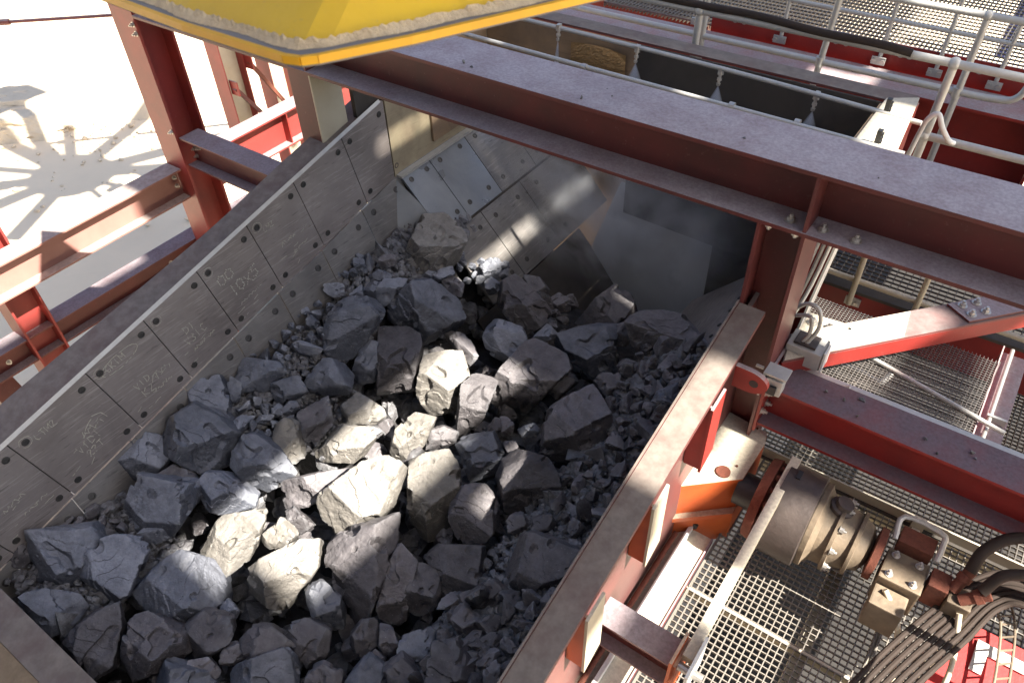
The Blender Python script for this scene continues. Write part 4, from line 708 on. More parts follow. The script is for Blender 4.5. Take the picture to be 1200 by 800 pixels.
for c, s, sd_, lb_ in (((-18.7, 6.9, -7.75), (.85, .55, .32), 5, 'pale flat slab rock on top of the sand, upper of two'), ((-18.2, 6.4, -7.85), (1.0, .6, .35), 8, 'pale slab rock on the sand, lower of two')):
    pl = [(np.array(v, float)/np.linalg.norm(v), h) for v, h in (((1, .2, .1), 1), ((-1, .1, .1), 1), ((0, 1, .2), 1), ((.1, -1, .2), 1), ((0, .1, 1), .8), ((0, 0, -1), 1), ((1, 1, .5), 1.1), ((-1, .8, .4), 1.15), ((.8, -1, .5), 1.1))]
    V, F = carve(pl, 6, 1., sd_); V = V*np.array(s)
    a = .7; V = V@np.array([[math.cos(a), math.sin(a), 0], [-math.sin(a), math.cos(a), 0], [0, 0, 1]])
    o = add('slab_rock', mesh_from('slab_rock', V, F), 'spoil', label=lb_, cat='rock'); o.location = c
V_, F_ = [], []; o_ = 0
for k in range(260):
    x, y = -16.3+rng.normal()*1.5, 7.4+rng.normal()*1.3; s = .02+.06*rng.random()**3
    V_.append(base[rng.integers(8)]*s+[x, y, -7.97]); F_.append(F2+o_); o_ += len(V_[-1])
add('sand_gravel', mesh_from('sand_gravel', np.concatenate(V_), np.concatenate(F_)), 'spoil', kind='stuff')

# yellow machine edge near the eye: ledge with clay along the foot of the yellow body
ym = thing('yellow_machine', 'yellow steel machine with a dusty grey ledge at the top of the view', 'machine', (-1.3, 1.1, -.65))
ZY = -.6
def ypt(u, v, z=ZY): d = ray(u, v); return d*(z/d[2])
out = [ypt(60, -30), ypt(215, 28), ypt(333, 65), ypt(352, 67.5), ypt(372, 65), ypt(480, 43), ypt(690, -6), ypt(860, -48)]
inn = [ypt(150, -12), ypt(215, 16), ypt(330, 50), ypt(353, 55.5), ypt(385, 53), ypt(480, 33), ypt(640, -3), ypt(830, -52)]
far = [ypt(880, -160), ypt(60, -160)]
part(ym, 'ledge', MB().plate([np.array(p) for p in (out+far)][::-1], .02, (0, 0, 1)), 'ledge')
rim = MB()
for a, b in zip(out[:-1], out[1:]): rim.bar(np.array(a)+[0, 0, -.006], np.array(b)+[0, 0, -.006], .012, .016)
part(ym, 'rim', rim, 'yedge')
k = len(inn); top = [np.array(p)+[-.10, .50, .30] for p in inn]
part(ym, 'body', MB().poly(inn+top, [(i, i+1, i+1+k, i+k) for i in range(k-1)]), 'yellow')
cl = MB(); Pc = []
for a, b in zip(inn[:-1], inn[1:]):
    a, b = np.array(a), np.array(b); L = np.linalg.norm(b-a); m_ = max(2, int(L/.008))
    for j in range(m_): Pc.append(a+(b-a)*j/m_)
for i, p in enumerate(Pc):
    d = Pc[min(i+1, len(Pc)-1)]-Pc[max(i-1, 0)]; d /= np.linalg.norm(d); s_ = np.array([d[1], -d[0], 0]); w = .013+.003*math.sin(i*.21)+.002*math.sin(i*.057)+random.uniform(-.0012, .0012)
    cl.bm.verts.new(tuple(p+[0, 0, .016+random.uniform(-.004, .004)])); cl.bm.verts.new(tuple(p+s_*w*.6+[0, 0, .008])); cl.bm.verts.new(tuple(p+s_*w*1.3+[0, 0, .001]))
cl.bm.verts.ensure_lookup_table()
for i in range(len(Pc)-1):
    for j in (0, 1): cl.bm.faces.new([cl.bm.verts[q] for q in (i*3+j, i*3+j+1, i*3+3+j+1, i*3+3+j)])
part(ym, 'caked_clay', cl, 'dirt')

# ------------------------------------------------------------------ spray trough beyond the beam
tr = thing('spray_trough', 'dark open chute box beyond the wide beam with stained walls and water sprays inside', 'chute', (-1.7, 4.0, -3.4))
TX0, TX1, TY0, TY1, TZ = -3.05, -.66, 3.55, 4.22, -1.9
part(tr, 'end_wall', MB().box(TX1+.001, TX1+.016, TY0, TY1-.03, -2.7, TZ-.012), 'trough')
part(tr, 'end_wall', MB().box(-3.26, -3.245, TY0, TY1-.03, -2.6, TZ-.012), 'trough')
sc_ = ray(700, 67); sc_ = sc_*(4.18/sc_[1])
part(tr, 'back_rim', MB().box(TX0-.2, TX1+.15, TY1, 4.35, TZ-.012, TZ), 'lip')
part(tr, 'end_rim', MB().plate([(TX1+.017, TY0, TZ+.001), (-.43, TY0, TZ+.001), (-.50, 4.33, TZ+.001), (TX1+.017, TY1+.016, TZ+.001)], .012, (0, 0, 1)), 'cream')
part(tr, 'end_web', MB().box(-.50, -.49, TY0, 4.3, TZ-.3, TZ-.014), 'red')
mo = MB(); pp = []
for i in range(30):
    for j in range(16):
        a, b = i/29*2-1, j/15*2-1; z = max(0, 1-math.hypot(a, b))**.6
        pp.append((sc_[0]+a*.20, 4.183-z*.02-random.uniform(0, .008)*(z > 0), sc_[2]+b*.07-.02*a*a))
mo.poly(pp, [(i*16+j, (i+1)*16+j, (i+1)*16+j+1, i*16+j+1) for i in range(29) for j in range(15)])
add('sunlit_grit', mo, 'tan', label='patch of sunlit tan grit on the trough wall behind the nozzles', cat='grit')  # thin crust: grit with a pool of sunlight painted in
# spray bars with nozzles
sb = thing('spray_pipe', 'thin spray pipe over the middle of the dark trough with nozzles hanging down', 'spray pipe', (-1.7, 4.13, -1.93))
part(sb, 'pipe', MB().tube([(-3.3, 4.12, -1.89), (-2.6, 4.13, -1.895), (-1.5, 4.12, -1.90), (-.42, 4.05, -1.90)], .013, 10, 4), 'galv', smooth=True)
NOZ = []
for u, v in ((655, 33), (747, 58), (845, 84), (957, 113)):
    d = ray(u, v); p = d*(4.125/d[1]); NOZ.append(p)
    b = MB(); b.lathe(p+[0, -.0, -.005], (0, -.15, -1), [(-.022, .016), (.0, .018), (.012, .018), (.013, .009), (.03, .009), (.031, .014), (.045, .014), (.046, .008), (.06, .008), (.061, .013), (.075, .010)], 12)
    n_ = part(sb, 'nozzle', b, 'zinc', smooth=True); part(sb, 'clip', MB().box(p[0]-.012, p[0]+.012, p[1]-.018, p[1]+.018, p[2]+.006, p[2]+.024), 'zinc', parent=n_)
s2 = thing('spray_pipe', 'second thin pipe along the near edge of the dark trough', 'spray pipe', (-1.7, 3.74, -1.93))
part(s2, 'pipe', MB().tube([(-3.3, 3.74, -1.89), (-1.5, 3.72, -1.90), (-.41, 3.70, -1.90)], .013, 10, 4), 'galv', smooth=True)
for x in (-2.2, -1.3, -.95): part(s2, 'coupling', MB().cyl((x, 3.725, -1.897), (x+.03, 3.725, -1.897), .019, 12), 'zinc')
for x, y, lb_ in ((-.60, 4.07, 'small black pipe clamp on the white rim holding the nozzle pipe'), (-.545, 3.72, 'small black pipe clamp on the white rim nearer the wide beam')):
    t = thing('pipe_clamp', lb_, 'clamp', (x, y, TZ)); part(t, 'post', MB().box(x-.012, x+.012, y-.01, y+.02, TZ+.001, TZ+.075), 'black', .002)
    for q in range(3): part(t, 'tooth', MB().box(x+.0125, x+.02, y-.008, y+.016, TZ+.012+q*.02, TZ+.022+q*.02), 'black')
# water sprays and mist
def vol(name, me, dens, col=(.9, .93, 1.), noise_s=None, lo=.4, hi=.7, zfall=None):
    m = bpy.data.materials.new(name); m.use_nodes = True; nt = m.node_tree; nt.nodes.clear()
    o = nt.nodes.new('ShaderNodeOutputMaterial'); v = nt.nodes.new('ShaderNodeVolumePrincipled'); v.inputs['Color'].default_value = (*col, 1); v.inputs['Anisotropy'].default_value = .2
    nt.links.new(v.outputs[0], o.inputs['Volume']); v.inputs['Density'].default_value = dens
    tc = nt.nodes.new('ShaderNodeTexCoord'); f = None
    if noise_s:
        mp = nt.nodes.new('ShaderNodeMapping'); nt.links.new(tc.outputs['Object'], mp.inputs[0]); mp.inputs['Scale'].default_value = noise_s
        f = ramp(nt, noise(nt, 1., 4, .6, mp.outputs[0], .8), [(lo, 0.), (hi, 1.)])
    if zfall:
        s_ = nt.nodes.new('ShaderNodeVectorMath'); s_.operation = 'LENGTH'; nt.links.new(tc.outputs['Object'], s_.inputs[0])
        mr = nt.nodes.new('ShaderNodeMapRange'); mr.interpolation_type = 'SMOOTHSTEP'; mr.inputs[1].default_value = zfall[0]; mr.inputs[2].default_value = zfall[1]; mr.inputs[3].default_value = 1; mr.inputs[4].default_value = 0
        nt.links.new(s_.outputs['Value'], mr.inputs[0]); f = mr.outputs[0] if f is None else math_(nt, 'MULTIPLY', f, mr.outputs[0])
    if f is not None: nt.links.new(math_(nt, 'MULTIPLY', f, dens), v.inputs['Density'])
    MT[name] = m; return m
MT_SPRAY = vol('spray_water', None, 120., zfall=(.0, .24))
nt = MT_SPRAY.node_tree; v = next(n for n in nt.nodes if n.type == 'PRINCIPLED_VOLUME'); l0 = v.inputs['Density'].links[0].from_socket
tc = nt.nodes.new('ShaderNodeTexCoord'); sx = nt.nodes.new('ShaderNodeSeparateXYZ'); nt.links.new(tc.outputs['Object'], sx.inputs[0])
rr_ = math_(nt, 'SQRT', math_(nt, 'ADD', math_(nt, 'MULTIPLY', sx.outputs[0], sx.outputs[0]), math_(nt, 'MULTIPLY', sx.outputs[1], sx.outputs[1])))
q_ = math_(nt, 'DIVIDE', rr_, math_(nt, 'ADD', math_(nt, 'MULTIPLY', math_(nt, 'ABSOLUTE', sx.outputs[2]), .46), .004))
nt.links.new(math_(nt, 'MULTIPLY', l0, math_(nt, 'SUBTRACT', 1., q_, True)), v.inputs['Density'])
for p, lb_ in zip(NOZ, ('narrow white jet from the first nozzle, over the tan grit', 'white water fan from the second nozzle', 'white water fan from the third nozzle', 'white water fan from the last nozzle, nearest the white rim')):
    p = p+np.array([0, -.01, -.083]); w_ = .026 if 'narrow' in lb_ else .11
    mbs = MB(); mbs.lathe((0, 0, 0), (0, -.1, -1), [(0, .004), (.24, w_)], 20)
    o = add('water_spray', mbs, 'spray_water', label=lb_, cat='water spray', group='water sprays in the trough'); o.location = p
    o['kind'] = 'thing'
vol('mist_air', None, 4.6, (.92, .95, 1.), (2.6, 2.6, 1.6), .46, .70, (.45, 1.0))
mm = MB(); mm.lathe((0, 0, -.95), (0, 0, 1), [(.95-.95*math.cos(math.pi*k/16), .95*math.sin(math.pi*k/16)) for k in range(17)], 24)
mi = add('water_mist', mm, 'mist_air', kind='stuff'); mi.location = (-2.0, 3.95, -2.95); mi.scale = (1.05, .55, .62)

# ------------------------------------------------------------------ walkways, rails and gratings on the far side
def grating(name, lab, x0, x1, y0, y1, z, px, py, m='grate', depth=.03, t=.0048, along='y', frame=True):
    t_ = thing(name, lab, 'grating', ((x0+x1)/2, (y0+y1)/2, z)); b = MB()
    nx = int((x1-x0)/px); ny = int((y1-y0)/py)
    for i in range(nx+1): x = x0+(x1-x0)*i/nx; b.box(x-t/2, x+t/2, y0, y1, z-depth, z)
    part(t_, 'bearing_bars', b, m); b = MB()
    for j in range(ny+1): y = y0+(y1-y0)*j/ny; b.box(x0, x1, y-t/2, y+t/2, z-.014, z-.0015)
    part(t_, 'cross_bars', b, m)
    if frame:
        e = .008
        part(t_, 'edge_bar', MB().box(x0-e, x0-.003, y0-e, y1+e, z-depth-.004, z+.001), m); part(t_, 'edge_bar', MB().box(x1+.003, x1+e, y0-e, y1+e, z-depth-.004, z+.001), m)
    return t_
# pump platform
pg = dict(z=-3.5, px=.031, py=.031)
grating('floor_grating', 'bright sunlit floor grating panel below the torque arm, nearest the bin', -.48, .335, .6, 2.02, **pg)
grating('floor_grating', 'sunlit floor grating panel with the hose loop lying over it', .36, 1.5, .6, 2.02, **pg)
grating('floor_grating', 'floor grating panel under the hydraulic motor', -.48, .335, 2.04, 3.0, **pg)
grating('floor_grating', 'floor grating panel under the thick hydraulic hoses', .36, 1.5, 2.04, 3.0, **pg)
grating('floor_grating', 'shaded floor grating seen through the dark mesh guard', -.56, 1.6, 3.03, 4.4, **pg)
pf = MB()
pf.box(-.58, 1.6, 2.022, 2.038, -3.56, -3.507); pf.box(.338, .357, .6, 3.02, -3.6, -3.508); pf.box(-.58, 1.6, 3.003, 3.027, -3.62, -3.50); pf.box(.05, .12, .6, 3.0, -3.8, -3.56)
add('grating_bearer', pf, 'cream', label='pale steel angle bearers carrying the floor grating beside the pump', cat='bearer')
kp = thing('kick_plate', 'pale kick plate along the far edge of the pump grating', 'kick plate', (.3, 2.99, -3.4))
part(kp, 'plate', MB().box(-.5, 1.6, 2.975, 2.985, -3.47, -3.40), 'cream'); part(kp, 'foot', MB().box(-.5, 1.6, 2.955, 2.974, -3.47, -3.461), 'dark')
for x, lb_ in ((.33, 'pale upright angle at the grating joint under the lower red beam'), (1.02, 'pale upright angle farther along the lower red beam')):
    t = thing('angle_post', lb_, 'angle', (x, 2.9, -3.49)); part(t, 'leg', MB().bar((x, 2.62, -3.48), (x, 2.93, -3.44), .04, .03), 'cream'); part(t, 'cleat', MB().box(x-.03, x+.03, 2.93, 2.97, -3.46, -3.38), 'cream')
# far upper walkway
grating('walkway_grating', 'upper walkway grating behind the red beam, at the top of the view', -3.2, 1.8, 5.75, 8.35, -2.33, .032, .07, depth=.04)
grating('walkway_grating', 'short walkway grating in front of the red beam end, beside the white rim', -.55, 1.6, 4.38, 5.1, -2.72, .05, .045)
grating('walkway_grating', 'dark shaded walkway grating showing under the wide beam', -.9, 1.6, 4.18, 5.6, -3.2, .045, .045, 'mesh')
rb = thing('steel_beam', 'bright red plate girder beyond the spray trough, patches of sun on its top', 'steel beam', (-1.5, 5.4, -2.8))
part(rb, 'girder_section', MB().extrude([(0, 0), (.30, 0), (.30, -.018), (.165, -.018), (.165, -.482), (.30, -.482), (.30, -.5), (-.02, -.5), (-.02, -.482), (.15, -.482), (.15, -.018), (0, -.018)][::-1], (-4.4, 5.25, -2.3), (.12, 5.25, -2.3), (0, 1, 0), (0, 0, 1)), 'red')
part(rb, 'kick_strip', MB().box(-2.2, 1.8, 5.60, 5.612, -2.36, -2.14), 'red')
part(rb, 'end_plate', MB().box(.121, .135, 5.2, 5.58, -2.82, -2.28), 'red')
bolts(rb, [(x, 5.598, -2.2) for x in (-2.02, -1.95, -1.28, -1.21, -.85, -.79, -.42, -.36)], (0, -1, 0), r=.016)
r2 = thing('steel_beam', 'dark red beam in the far corner behind the yellow machine, sunlit top', 'steel beam', (-3.5, 6.4, -2.6))
part(r2, 'beam_section', MB().ibeam((-6.5, 6.3, -2.45), (-2.45, 6.3, -2.45), .3, .3), 'red')
part(r2, 'end_plate', MB().box(-2.449, -2.43, 6.12, 6.48, -2.78, -2.40), 'red')
def rail(lab, posts, runs, r, ballr=0, cat='handrail', mname='galv', extra=None):
    t = thing('handrail', lab, cat, tuple(np.array(posts[0][1], float)))
    for top, bot in posts:
        p = part(t, 'post', MB().cyl(bot, top, r, 14), mname, smooth=True)
        if ballr: part(t, 'ball', MB().ball(top, ballr, 10), mname, smooth=True, parent=p)
        c = np.array(bot, float)*.45+np.array(top, float)*.55
    for pts in runs: part(t, 'rail', MB().tube(pts, r, 12, 4 if len(pts) > 2 else 0), mname, smooth=True)
    return t
ha = rail('near pipe handrail with ball joints beyond the trough, a black cable along its top rail', [((-.41, 4.45, -1.74), (-.44, 4.45, -2.72)), ((-1.83, 4.45, -1.74), (-1.84, 4.45, -2.3))],
    [[(-3.2, 4.45, -1.74), (-.41, 4.45, -1.74)], [(-.41, 4.45, -1.74), (1.3, 4.45, -1.745)], [(-.42, 4.45, -2.15), (1.3, 4.45, -2.15)]], .022, .033)
part(ha, 'ball', MB().ball((-.425, 4.45, -2.15), .033), 'galv', smooth=True)
part(ha, 'base_flange', MB().cyl((-.44, 4.45, -2.72), (-.44, 4.45, -2.708), .05, 16), 'galv')
cb = add('black_cable', MB().tube([(-3.2, 4.44, -1.70), (-1.9, 4.438, -1.705), (-1.5, 4.44, -1.70), (-1.1, 4.43, -1.715), (-.8, 4.425, -1.71), (-.62, 4.43, -1.725)], .021, 10, 6).mesh('black_cable', 0, True), 'hose', label='thick black cable lying along the top of the near handrail', cat='cable')
hb = rail('taller pipe handrail behind the near one, with a bent end to its knee rail', [((-.40, 5.2, -1.735), (-.415, 5.2, -2.72)), ((-1.23, 5.2, -1.735), (-1.27, 5.2, -2.45)), ((-2.09, 5.2, -1.735), (-2.1, 5.2, -2.45))],
    [[(-3.2, 5.2, -1.735), (-.40, 5.2, -1.735)], [(-.40, 5.2, -1.735), (1.2, 5.2, -1.74)], [(-3.3, 5.2, -2.2), (-2.0, 5.2, -2.2), (-.6, 5.2, -2.195), (-.22, 5.2, -2.19), (-.10, 5.2, -2.16), (-.06, 5.2, -2.05), (-.06, 5.2, -1.9), (-.06, 5.2, -1.74)]], .021, .03)
for x in (-.412, -1.258): part(hb, 'collar', MB().cyl((x, 5.2, -2.225), (x, 5.2, -2.165), .029, 14), 'galv', smooth=True)
hc = rail('thin far handrail fixed to the red girder in front of the upper walkway', [((x+.03, 5.585, -1.2), (x, 5.585, -2.28)) for x in (-1.66, -.97, -.61, -.25, .12)]+[((-2.3, 5.585, -1.2), (-2.3, 5.585, -2.28))],
    [[(-3, 5.585, -1.98), (1.5, 5.585, -2.01)], [(-3, 5.585, -1.5), (1.5, 5.585, -1.5)]], .014)
for x in (-2.3, -1.66, -.97, -.61, -.25, .12):
    part(hc, 'bracket', MB().box(x-.045, x+.045, 5.555, 5.57, -2.285, -2.235), 'galv')
    for q in (-.03, .03): part(hc, 'bolt', MB().cyl((x+q, 5.554, -2.26), (x+q, 5.54, -2.26), .016, 6), 'zinc')
DX = (-.46, -.11, .8)
hd = rail('low handrail with yellowish posts showing under the wide beam', [((x, 4.05, -2.2), (x, 4.05, -3.10)) for x in DX], [[(-.76, 4.067, -2.925), (1.4, 4.067, -2.96)]], .017, mname='cream')
for x in DX:
    part(hd, 'bracket', MB().box(x-.03, x+.06, 4.07, 4.082, -3.12, -3.065), 'galv'); part(hd, 'bolt', MB().cyl((x+.04, 4.068, -3.09), (x+.04, 4.05, -3.09), .014, 8), 'zinc')
kb = thing('kick_plate', 'dark red kick plate behind the mesh guard, under the low handrail', 'kick plate', (.3, 4.1, -3.2))
part(kb, 'plate', MB().box(-.80, 1.6, 4.085, 4.098, -3.32, -3.04), 'redlow'); part(kb, 'top_strip', MB().box(-.80, 1.6, 4.075, 4.16, -3.035, -3.015), 'dark')
add('white_hose', MB().tube([(-.47, 4.42, -2.30), (-.45, 4.40, -2.12), (-.43, 4.38, -2.02), (-.39, 4.38, -1.985), (-.35, 4.38, -2.05), (-.30, 4.40, -2.12), (-.27, 4.42, -2.14)], .014, 10, 6).mesh('white_hose', 0, True), 'white', label='white hose bent over in a hook beside the near handrail post', cat='hose')
# far machinery in the corner
fm = thing('blue_frame', 'blue steel frame of a machine in the far top corner beyond the walkway', 'machine frame', (.2, 9.6, -3))
part(fm, 'beam', MB().bar((-.6, 9.0, -2.5), (1.6, 9.2, -2.5), .14, .14), 'blue'); part(fm, 'beam', MB().bar((-.6, 9.7, -2.6), (1.6, 9.7, -2.6), .14, .14), 'blue')
for x in (-.45, .0, .5): part(fm, 'upright', MB().bar((x, 9.1, -3.4), (x+.1, 9.3, -1.7), .10, .10), 'blue')
part(fm, 'guard', MB().box(.3, .9, 8.9, 9.0, -2.9, -2.35), 'yellow'); part(fm, 'beacon', MB().cyl((-.35, 8.9, -2.5), (-.35, 8.9, -2.38), .05, 12), 'orange'); part(fm, 'panel', MB().box(-.2, .2, 9.85, 9.9, -3, -2.2), 'white')
to = thing('toe_board', 'black toe board along the far edge of the upper walkway', 'toe board', (0, 8.4, -2.3)); part(to, 'board', MB().box(-3.2, 1.8, 8.38, 8.40, -2.34, -2.02), 'dark'); part(to, 'top_flange', MB().box(-3.2, 1.8, 8.405, 8.62, -2.05, -2.03), 'dark')

# mesh guard deck beside the lower beam
mg = thing('mesh_guard', 'dark woven mesh guard deck between the lower red beam and the low handrail', 'mesh guard', (-.1, 3.3, -2.78)); b = MB()
for i in range(52):
    x = -.62+i*.0185
    b.bar((x, 2.96, -2.78), (x+.03, 3.60, -2.78), .0035, .0035)
part(mg, 'long_wires', b, 'mesh'); b = MB()
for j in range(36):
    y = 2.965+j*.0178; b.bar((-.62, y, -2.776), (.34, y-.015, -2.776), .0035, .0035)
part(mg, 'cross_wires', b, 'mesh')
part(mg, 'edge_angle', MB().extrude([(0, 0), (.035, 0), (.035, -.05), (.03, -.05), (.03, -.005), (0, -.005)], (-.60, 2.915, -2.70), (1.6, 2.915, -2.70), (0, 1, 0), (0, 0, 1)), 'galv')
part(mg, 'edge_angle', MB().box(-.55, .0, 2.905, 2.913, -2.73, -2.69), 'cream')
part(mg, 'stay', MB().cyl((-.25, 3.28, -2.765), (.46, 3.10, -2.765), .012, 10), 'galv')
rm = thing('frame_member', 'red channel closing the end of the mesh guard, thin pipe along it', 'channel', (.42, 3.3, -2.9))
part(rm, 'channel', MB().plate([(.345, 2.94, -2.83), (.345, 3.75, -2.83), (.47, 3.75, -2.83), (.47, 2.94, -2.83)], .06, (0, 0, 1)), 'red'); part(rm, 'lip', MB().box(.345, .351, 2.94, 3.75, -2.827, -2.79), 'red')
part(rm, 'pipe', MB().cyl((.39, 2.93, -2.80), (.39, 3.75, -2.80), .010, 10), 'galv'); part(rm, 'end_block', MB().box(.33, .49, 2.88, 2.938, -2.86, -2.81), 'black')
part(rm, 'clip', MB().box(.375, .46, 3.2, 3.215, -2.823, -2.785), 'galv')
hz = add('looped_hose', MB().tube([(-.5, 3.25, -3.3), (-.52, 3.45, -3.25), (-.40, 3.60, -3.2), (-.22, 3.62, -3.2), (-.12, 3.60, -3.2), (-.08, 3.68, -3.18)], .02, 10, 6).mesh('looped_hose', 0, True), 'galv', label='grey looped hose lying under the mesh guard', cat='hose')

# brace from the column foot up to the wide beam's far end
bz = thing('steel_brace', 'flat diagonal brace, sunlit cream at its foot and red farther along', 'steel brace', (-.5, 2.9, -2.7))
b0, b1 = np.array([-.52, 2.80, -2.60]), np.array([.78, 4.27, -2.60]); bd_ = (b1-b0)/np.linalg.norm(b1-b0); bs = np.array([-bd_[1], bd_[0], 0])
def bq(s_, t_, z_=0.): return b0+bd_*s_+bs*t_+np.array([0, 0, z_])
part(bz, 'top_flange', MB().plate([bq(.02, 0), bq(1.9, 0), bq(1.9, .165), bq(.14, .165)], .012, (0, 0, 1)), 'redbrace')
part(bz, 'painted_sunlight', MB().plate([bq(.03, .004, .003), bq(.66, .004, .003), bq(.80, .161, .003), bq(.15, .161, .003)], .003, (0, 0, 1)), 'cream')  # cream sheet paints the sunlight on the brace foot
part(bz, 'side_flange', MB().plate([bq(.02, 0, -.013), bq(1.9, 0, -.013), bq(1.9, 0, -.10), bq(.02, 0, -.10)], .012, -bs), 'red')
part(bz, 'splice_plate', MB().plate([bq(1.02, .01, .014), bq(1.9, .01, .014), bq(1.9, .155, .014), bq(1.0, .155, .014)], .012, (0, 0, 1)), 'maroon')
bolts(bz, [bq(s_, t_, .015) for s_ in (1.06, 1.14) for t_ in (.05, .12)], (0, 0, 1), r=.016)
part(bz, 'gusset_plate', MB().plate([(-.535, 2.99, -2.63), (-.535, 3.26, -2.63), (-.32, 3.28, -2.63), (-.22, 3.16, -2.63)], .012, (0, 0, 1)), 'cream')
bolts(bz, [(-.49+k*.085, 3.19+k*.01, -2.628) for k in range(3)], (0, 0, 1), r=.018)
# red panel and edge strip behind the column, conduits, junction boxes
rp = thing('red_panel', 'bright red steel panel with a white-lit edge strip behind the short column', 'panel', (-.62, 3.2, -2.9))
part(rp, 'panel', MB().plate([(-.74, 3.18, -1.9), (-.74, 3.18, -3.0), (-.56, 3.18, -2.95), (-.50, 3.18, -2.30), (-.47, 3.18, -1.9)], .012, (0, -1, 0)), 'red')
part(rp, 'edge_strip', MB().plate([(-.56, 3.10, -2.95), (-.50, 3.10, -2.30), (-.46, 3.10, -1.9), (-.46, 3.24, -1.9), (-.50, 3.24, -2.30), (-.56, 3.24, -2.95)], .01, (1, 0, -.1)), 'white')  # white colour stands for the light on this strip
part(rp, 'hook', MB().tube([(-.60, 3.165, -2.10), (-.57, 3.14, -2.13), (-.55, 3.14, -2.19), (-.575, 3.14, -2.22), (-.60, 3.14, -2.19)], .011, 8), 'red', smooth=True)
for k, (x, z) in enumerate(((-.575, -2.3), (-.55, -2.3), (-.525, -2.3))):
    add('conduit', MB().tube([(x+.05, 3.08, -1.8), (x, 3.05, -2.30), (x-.05, 2.99, -2.55), (x-.07, 2.97, -2.66)], .009, 8, 5).mesh('conduit', 0, True), ['white', 'galv', 'white'][k], label='thin pale cable in the bundle of three down the column', cat='cable', group='cables down the column')
for pts, lb_ in (([(-.56, 2.98, -2.42), (-.50, 2.97, -2.35), (-.44, 2.96, -2.36), (-.42, 2.95, -2.45), (-.45, 2.94, -2.55)], 'grey cable arching into the top junction box'), ([(-.56, 2.97, -2.45), (-.47, 2.95, -2.40), (-.45, 2.94, -2.48), (-.47, 2.94, -2.55)], 'shorter grey cable looping beside the arching one'), ([(-.46, 2.90, -2.60), (-.50, 2.88, -2.68), (-.53, 2.90, -2.78), (-.47, 2.92, -2.80), (-.2, 2.915, -2.69)], 'grey cable dropping from the boxes past the brace foot')):
    add('flex_cable', MB().tube(pts, .010, 8, 6).mesh('flex_cable', 0, True), 'galv', label=lb_, cat='cable')
jb = thing('junction_box', 'grey junction box with a rough lid at the top of the cable bundle', 'junction box', (-.45, 2.94, -2.66))
part(jb, 'box', MB().box(-.53, -.36, 2.90, 3.03, -2.66, -2.56), 'galv', .006); part(jb, 'lid', MB().box(-.505, -.40, 2.92, 3.01, -2.559, -2.545), 'motor', .004); part(jb, 'gland', MB().cyl((-.45, 2.95, -2.545), (-.45, 2.95, -2.52), .016, 12), 'zinc')
part(jb, 'mounting_plate', MB().box(-.355, -.345, 2.90, 3.03, -2.66, -2.54), 'white')
jc = thing('limit_switch', 'small grey switch box on a bracket against the column, below the junction box', 'switch', (-.50, 2.64, -2.60))
part(jc, 'bracket', MB().box(-.534, -.43, 2.60, 2.682, -2.515, -2.505), 'galv'); part(jc, 'bracket_leg', MB().box(-.534, -.525, 2.585, 2.682, -2.64, -2.516), 'galv'); part(jc, 'box', MB().box(-.515, -.44, 2.60, 2.67, -2.62, -2.53), 'galv', .006); part(jc, 'cap', MB().box(-.51, -.46, 2.585, 2.599, -2.61, -2.56), 'black', .003)
part(jc, 'bolt', MB().cyl((-.545, 2.63, -2.51), (-.58, 2.63, -2.51), .008, 8), 'zinc')

# ------------------------------------------------------------------ feeder drive: gearbox, guard, hydraulic motor, torque arm
gb = thing('gearbox', 'orange bearing housing with a dusty cream top, beside the bin below the lip', 'gearbox', (-.66, 2.55, -3.55))
gp = [(-.70, 2.20), (-.455, 2.42), (-.45, 2.68), (-.47, 2.76), (-.80, 2.80), (-.86, 2.6), (-.86, 2.14)]
part(gb, 'lid', MB().plate([(x, y, -3.04) for x, y in gp], .03, (0, 0, 1)), 'orange', .004)
part(gb, 'dust_cake', MB().plate([(x*.985-.008, y*.985+.035, -3.034) for x, y in gp], .005, (0, 0, 1)), 'cream')
part(gb, 'body', MB().poly([(x*.98-.01, y*.985+.04, -3.071) for x, y in gp]+[(x*.98-.01, y*.985+.04, -3.55) for x, y in gp], [(i, (i+1) % 7, (i+1) % 7+7, i+7) for i in range(7)]+[tuple(range(7))[::-1], tuple(range(7, 14))]), 'orange', .004)
part(gb, 'lower_flange', MB().plate([(-.72, 2.15, -3.27), (-.45, 2.38, -3.27), (-.45, 2.47, -3.27), (-.72, 2.25, -3.27)], .03, (0, 0, 1)), 'orange')
part(gb, 'cover_ring', MB().cyl((-.55, 2.40, -3.033), (-.55, 2.40, -3.024), .035, 16), 'rust'); part(gb, 'plug', MB().cyl((-.60, 2.37, -3.40), (-.60, 2.29, -3.40), .02, 10), 'black')
bolts(gb, [(-.72, 2.345, -3.058), (-.51, 2.47, -3.058), (-.52, 2.75, -3.058)], (0, 0, 1), 'rust', r=.012)
AX = np.array([-.47, 2.44, -3.13])
hm = thing('hydraulic_motor', 'long dusty hydraulic motor with a round guard, coupled to the orange housing', 'motor', (-.1, 2.45, -3.48))
X = (1, 0, 0)
part(hm, 'shaft', MB().cyl(AX, AX+[.10, 0, 0], .085, 24), 'black', smooth=True)
cp = MB(); cp.lathe(AX+[.095, 0, 0], X, [(0, .10), (.005, .20), (.05, .21), (.055, .16), (.09, .16)], 32)
part(hm, 'coupling', cp, 'rust', smooth=True)
for k in range(16):
    a = 2*math.pi*k/16; q = AX+np.array([.15, .185*math.cos(a), .185*math.sin(a)]); part(hm, 'coupling_bolt', MB().cyl(q, q+[.03, 0, 0], .015, 6), 'rust')
gd = MB(); gd.lathe(AX+[.19, 0, 0], X, [(0, .20), (0, .228), (.165, .228), (.17, .21), (.17, .13)], 40)
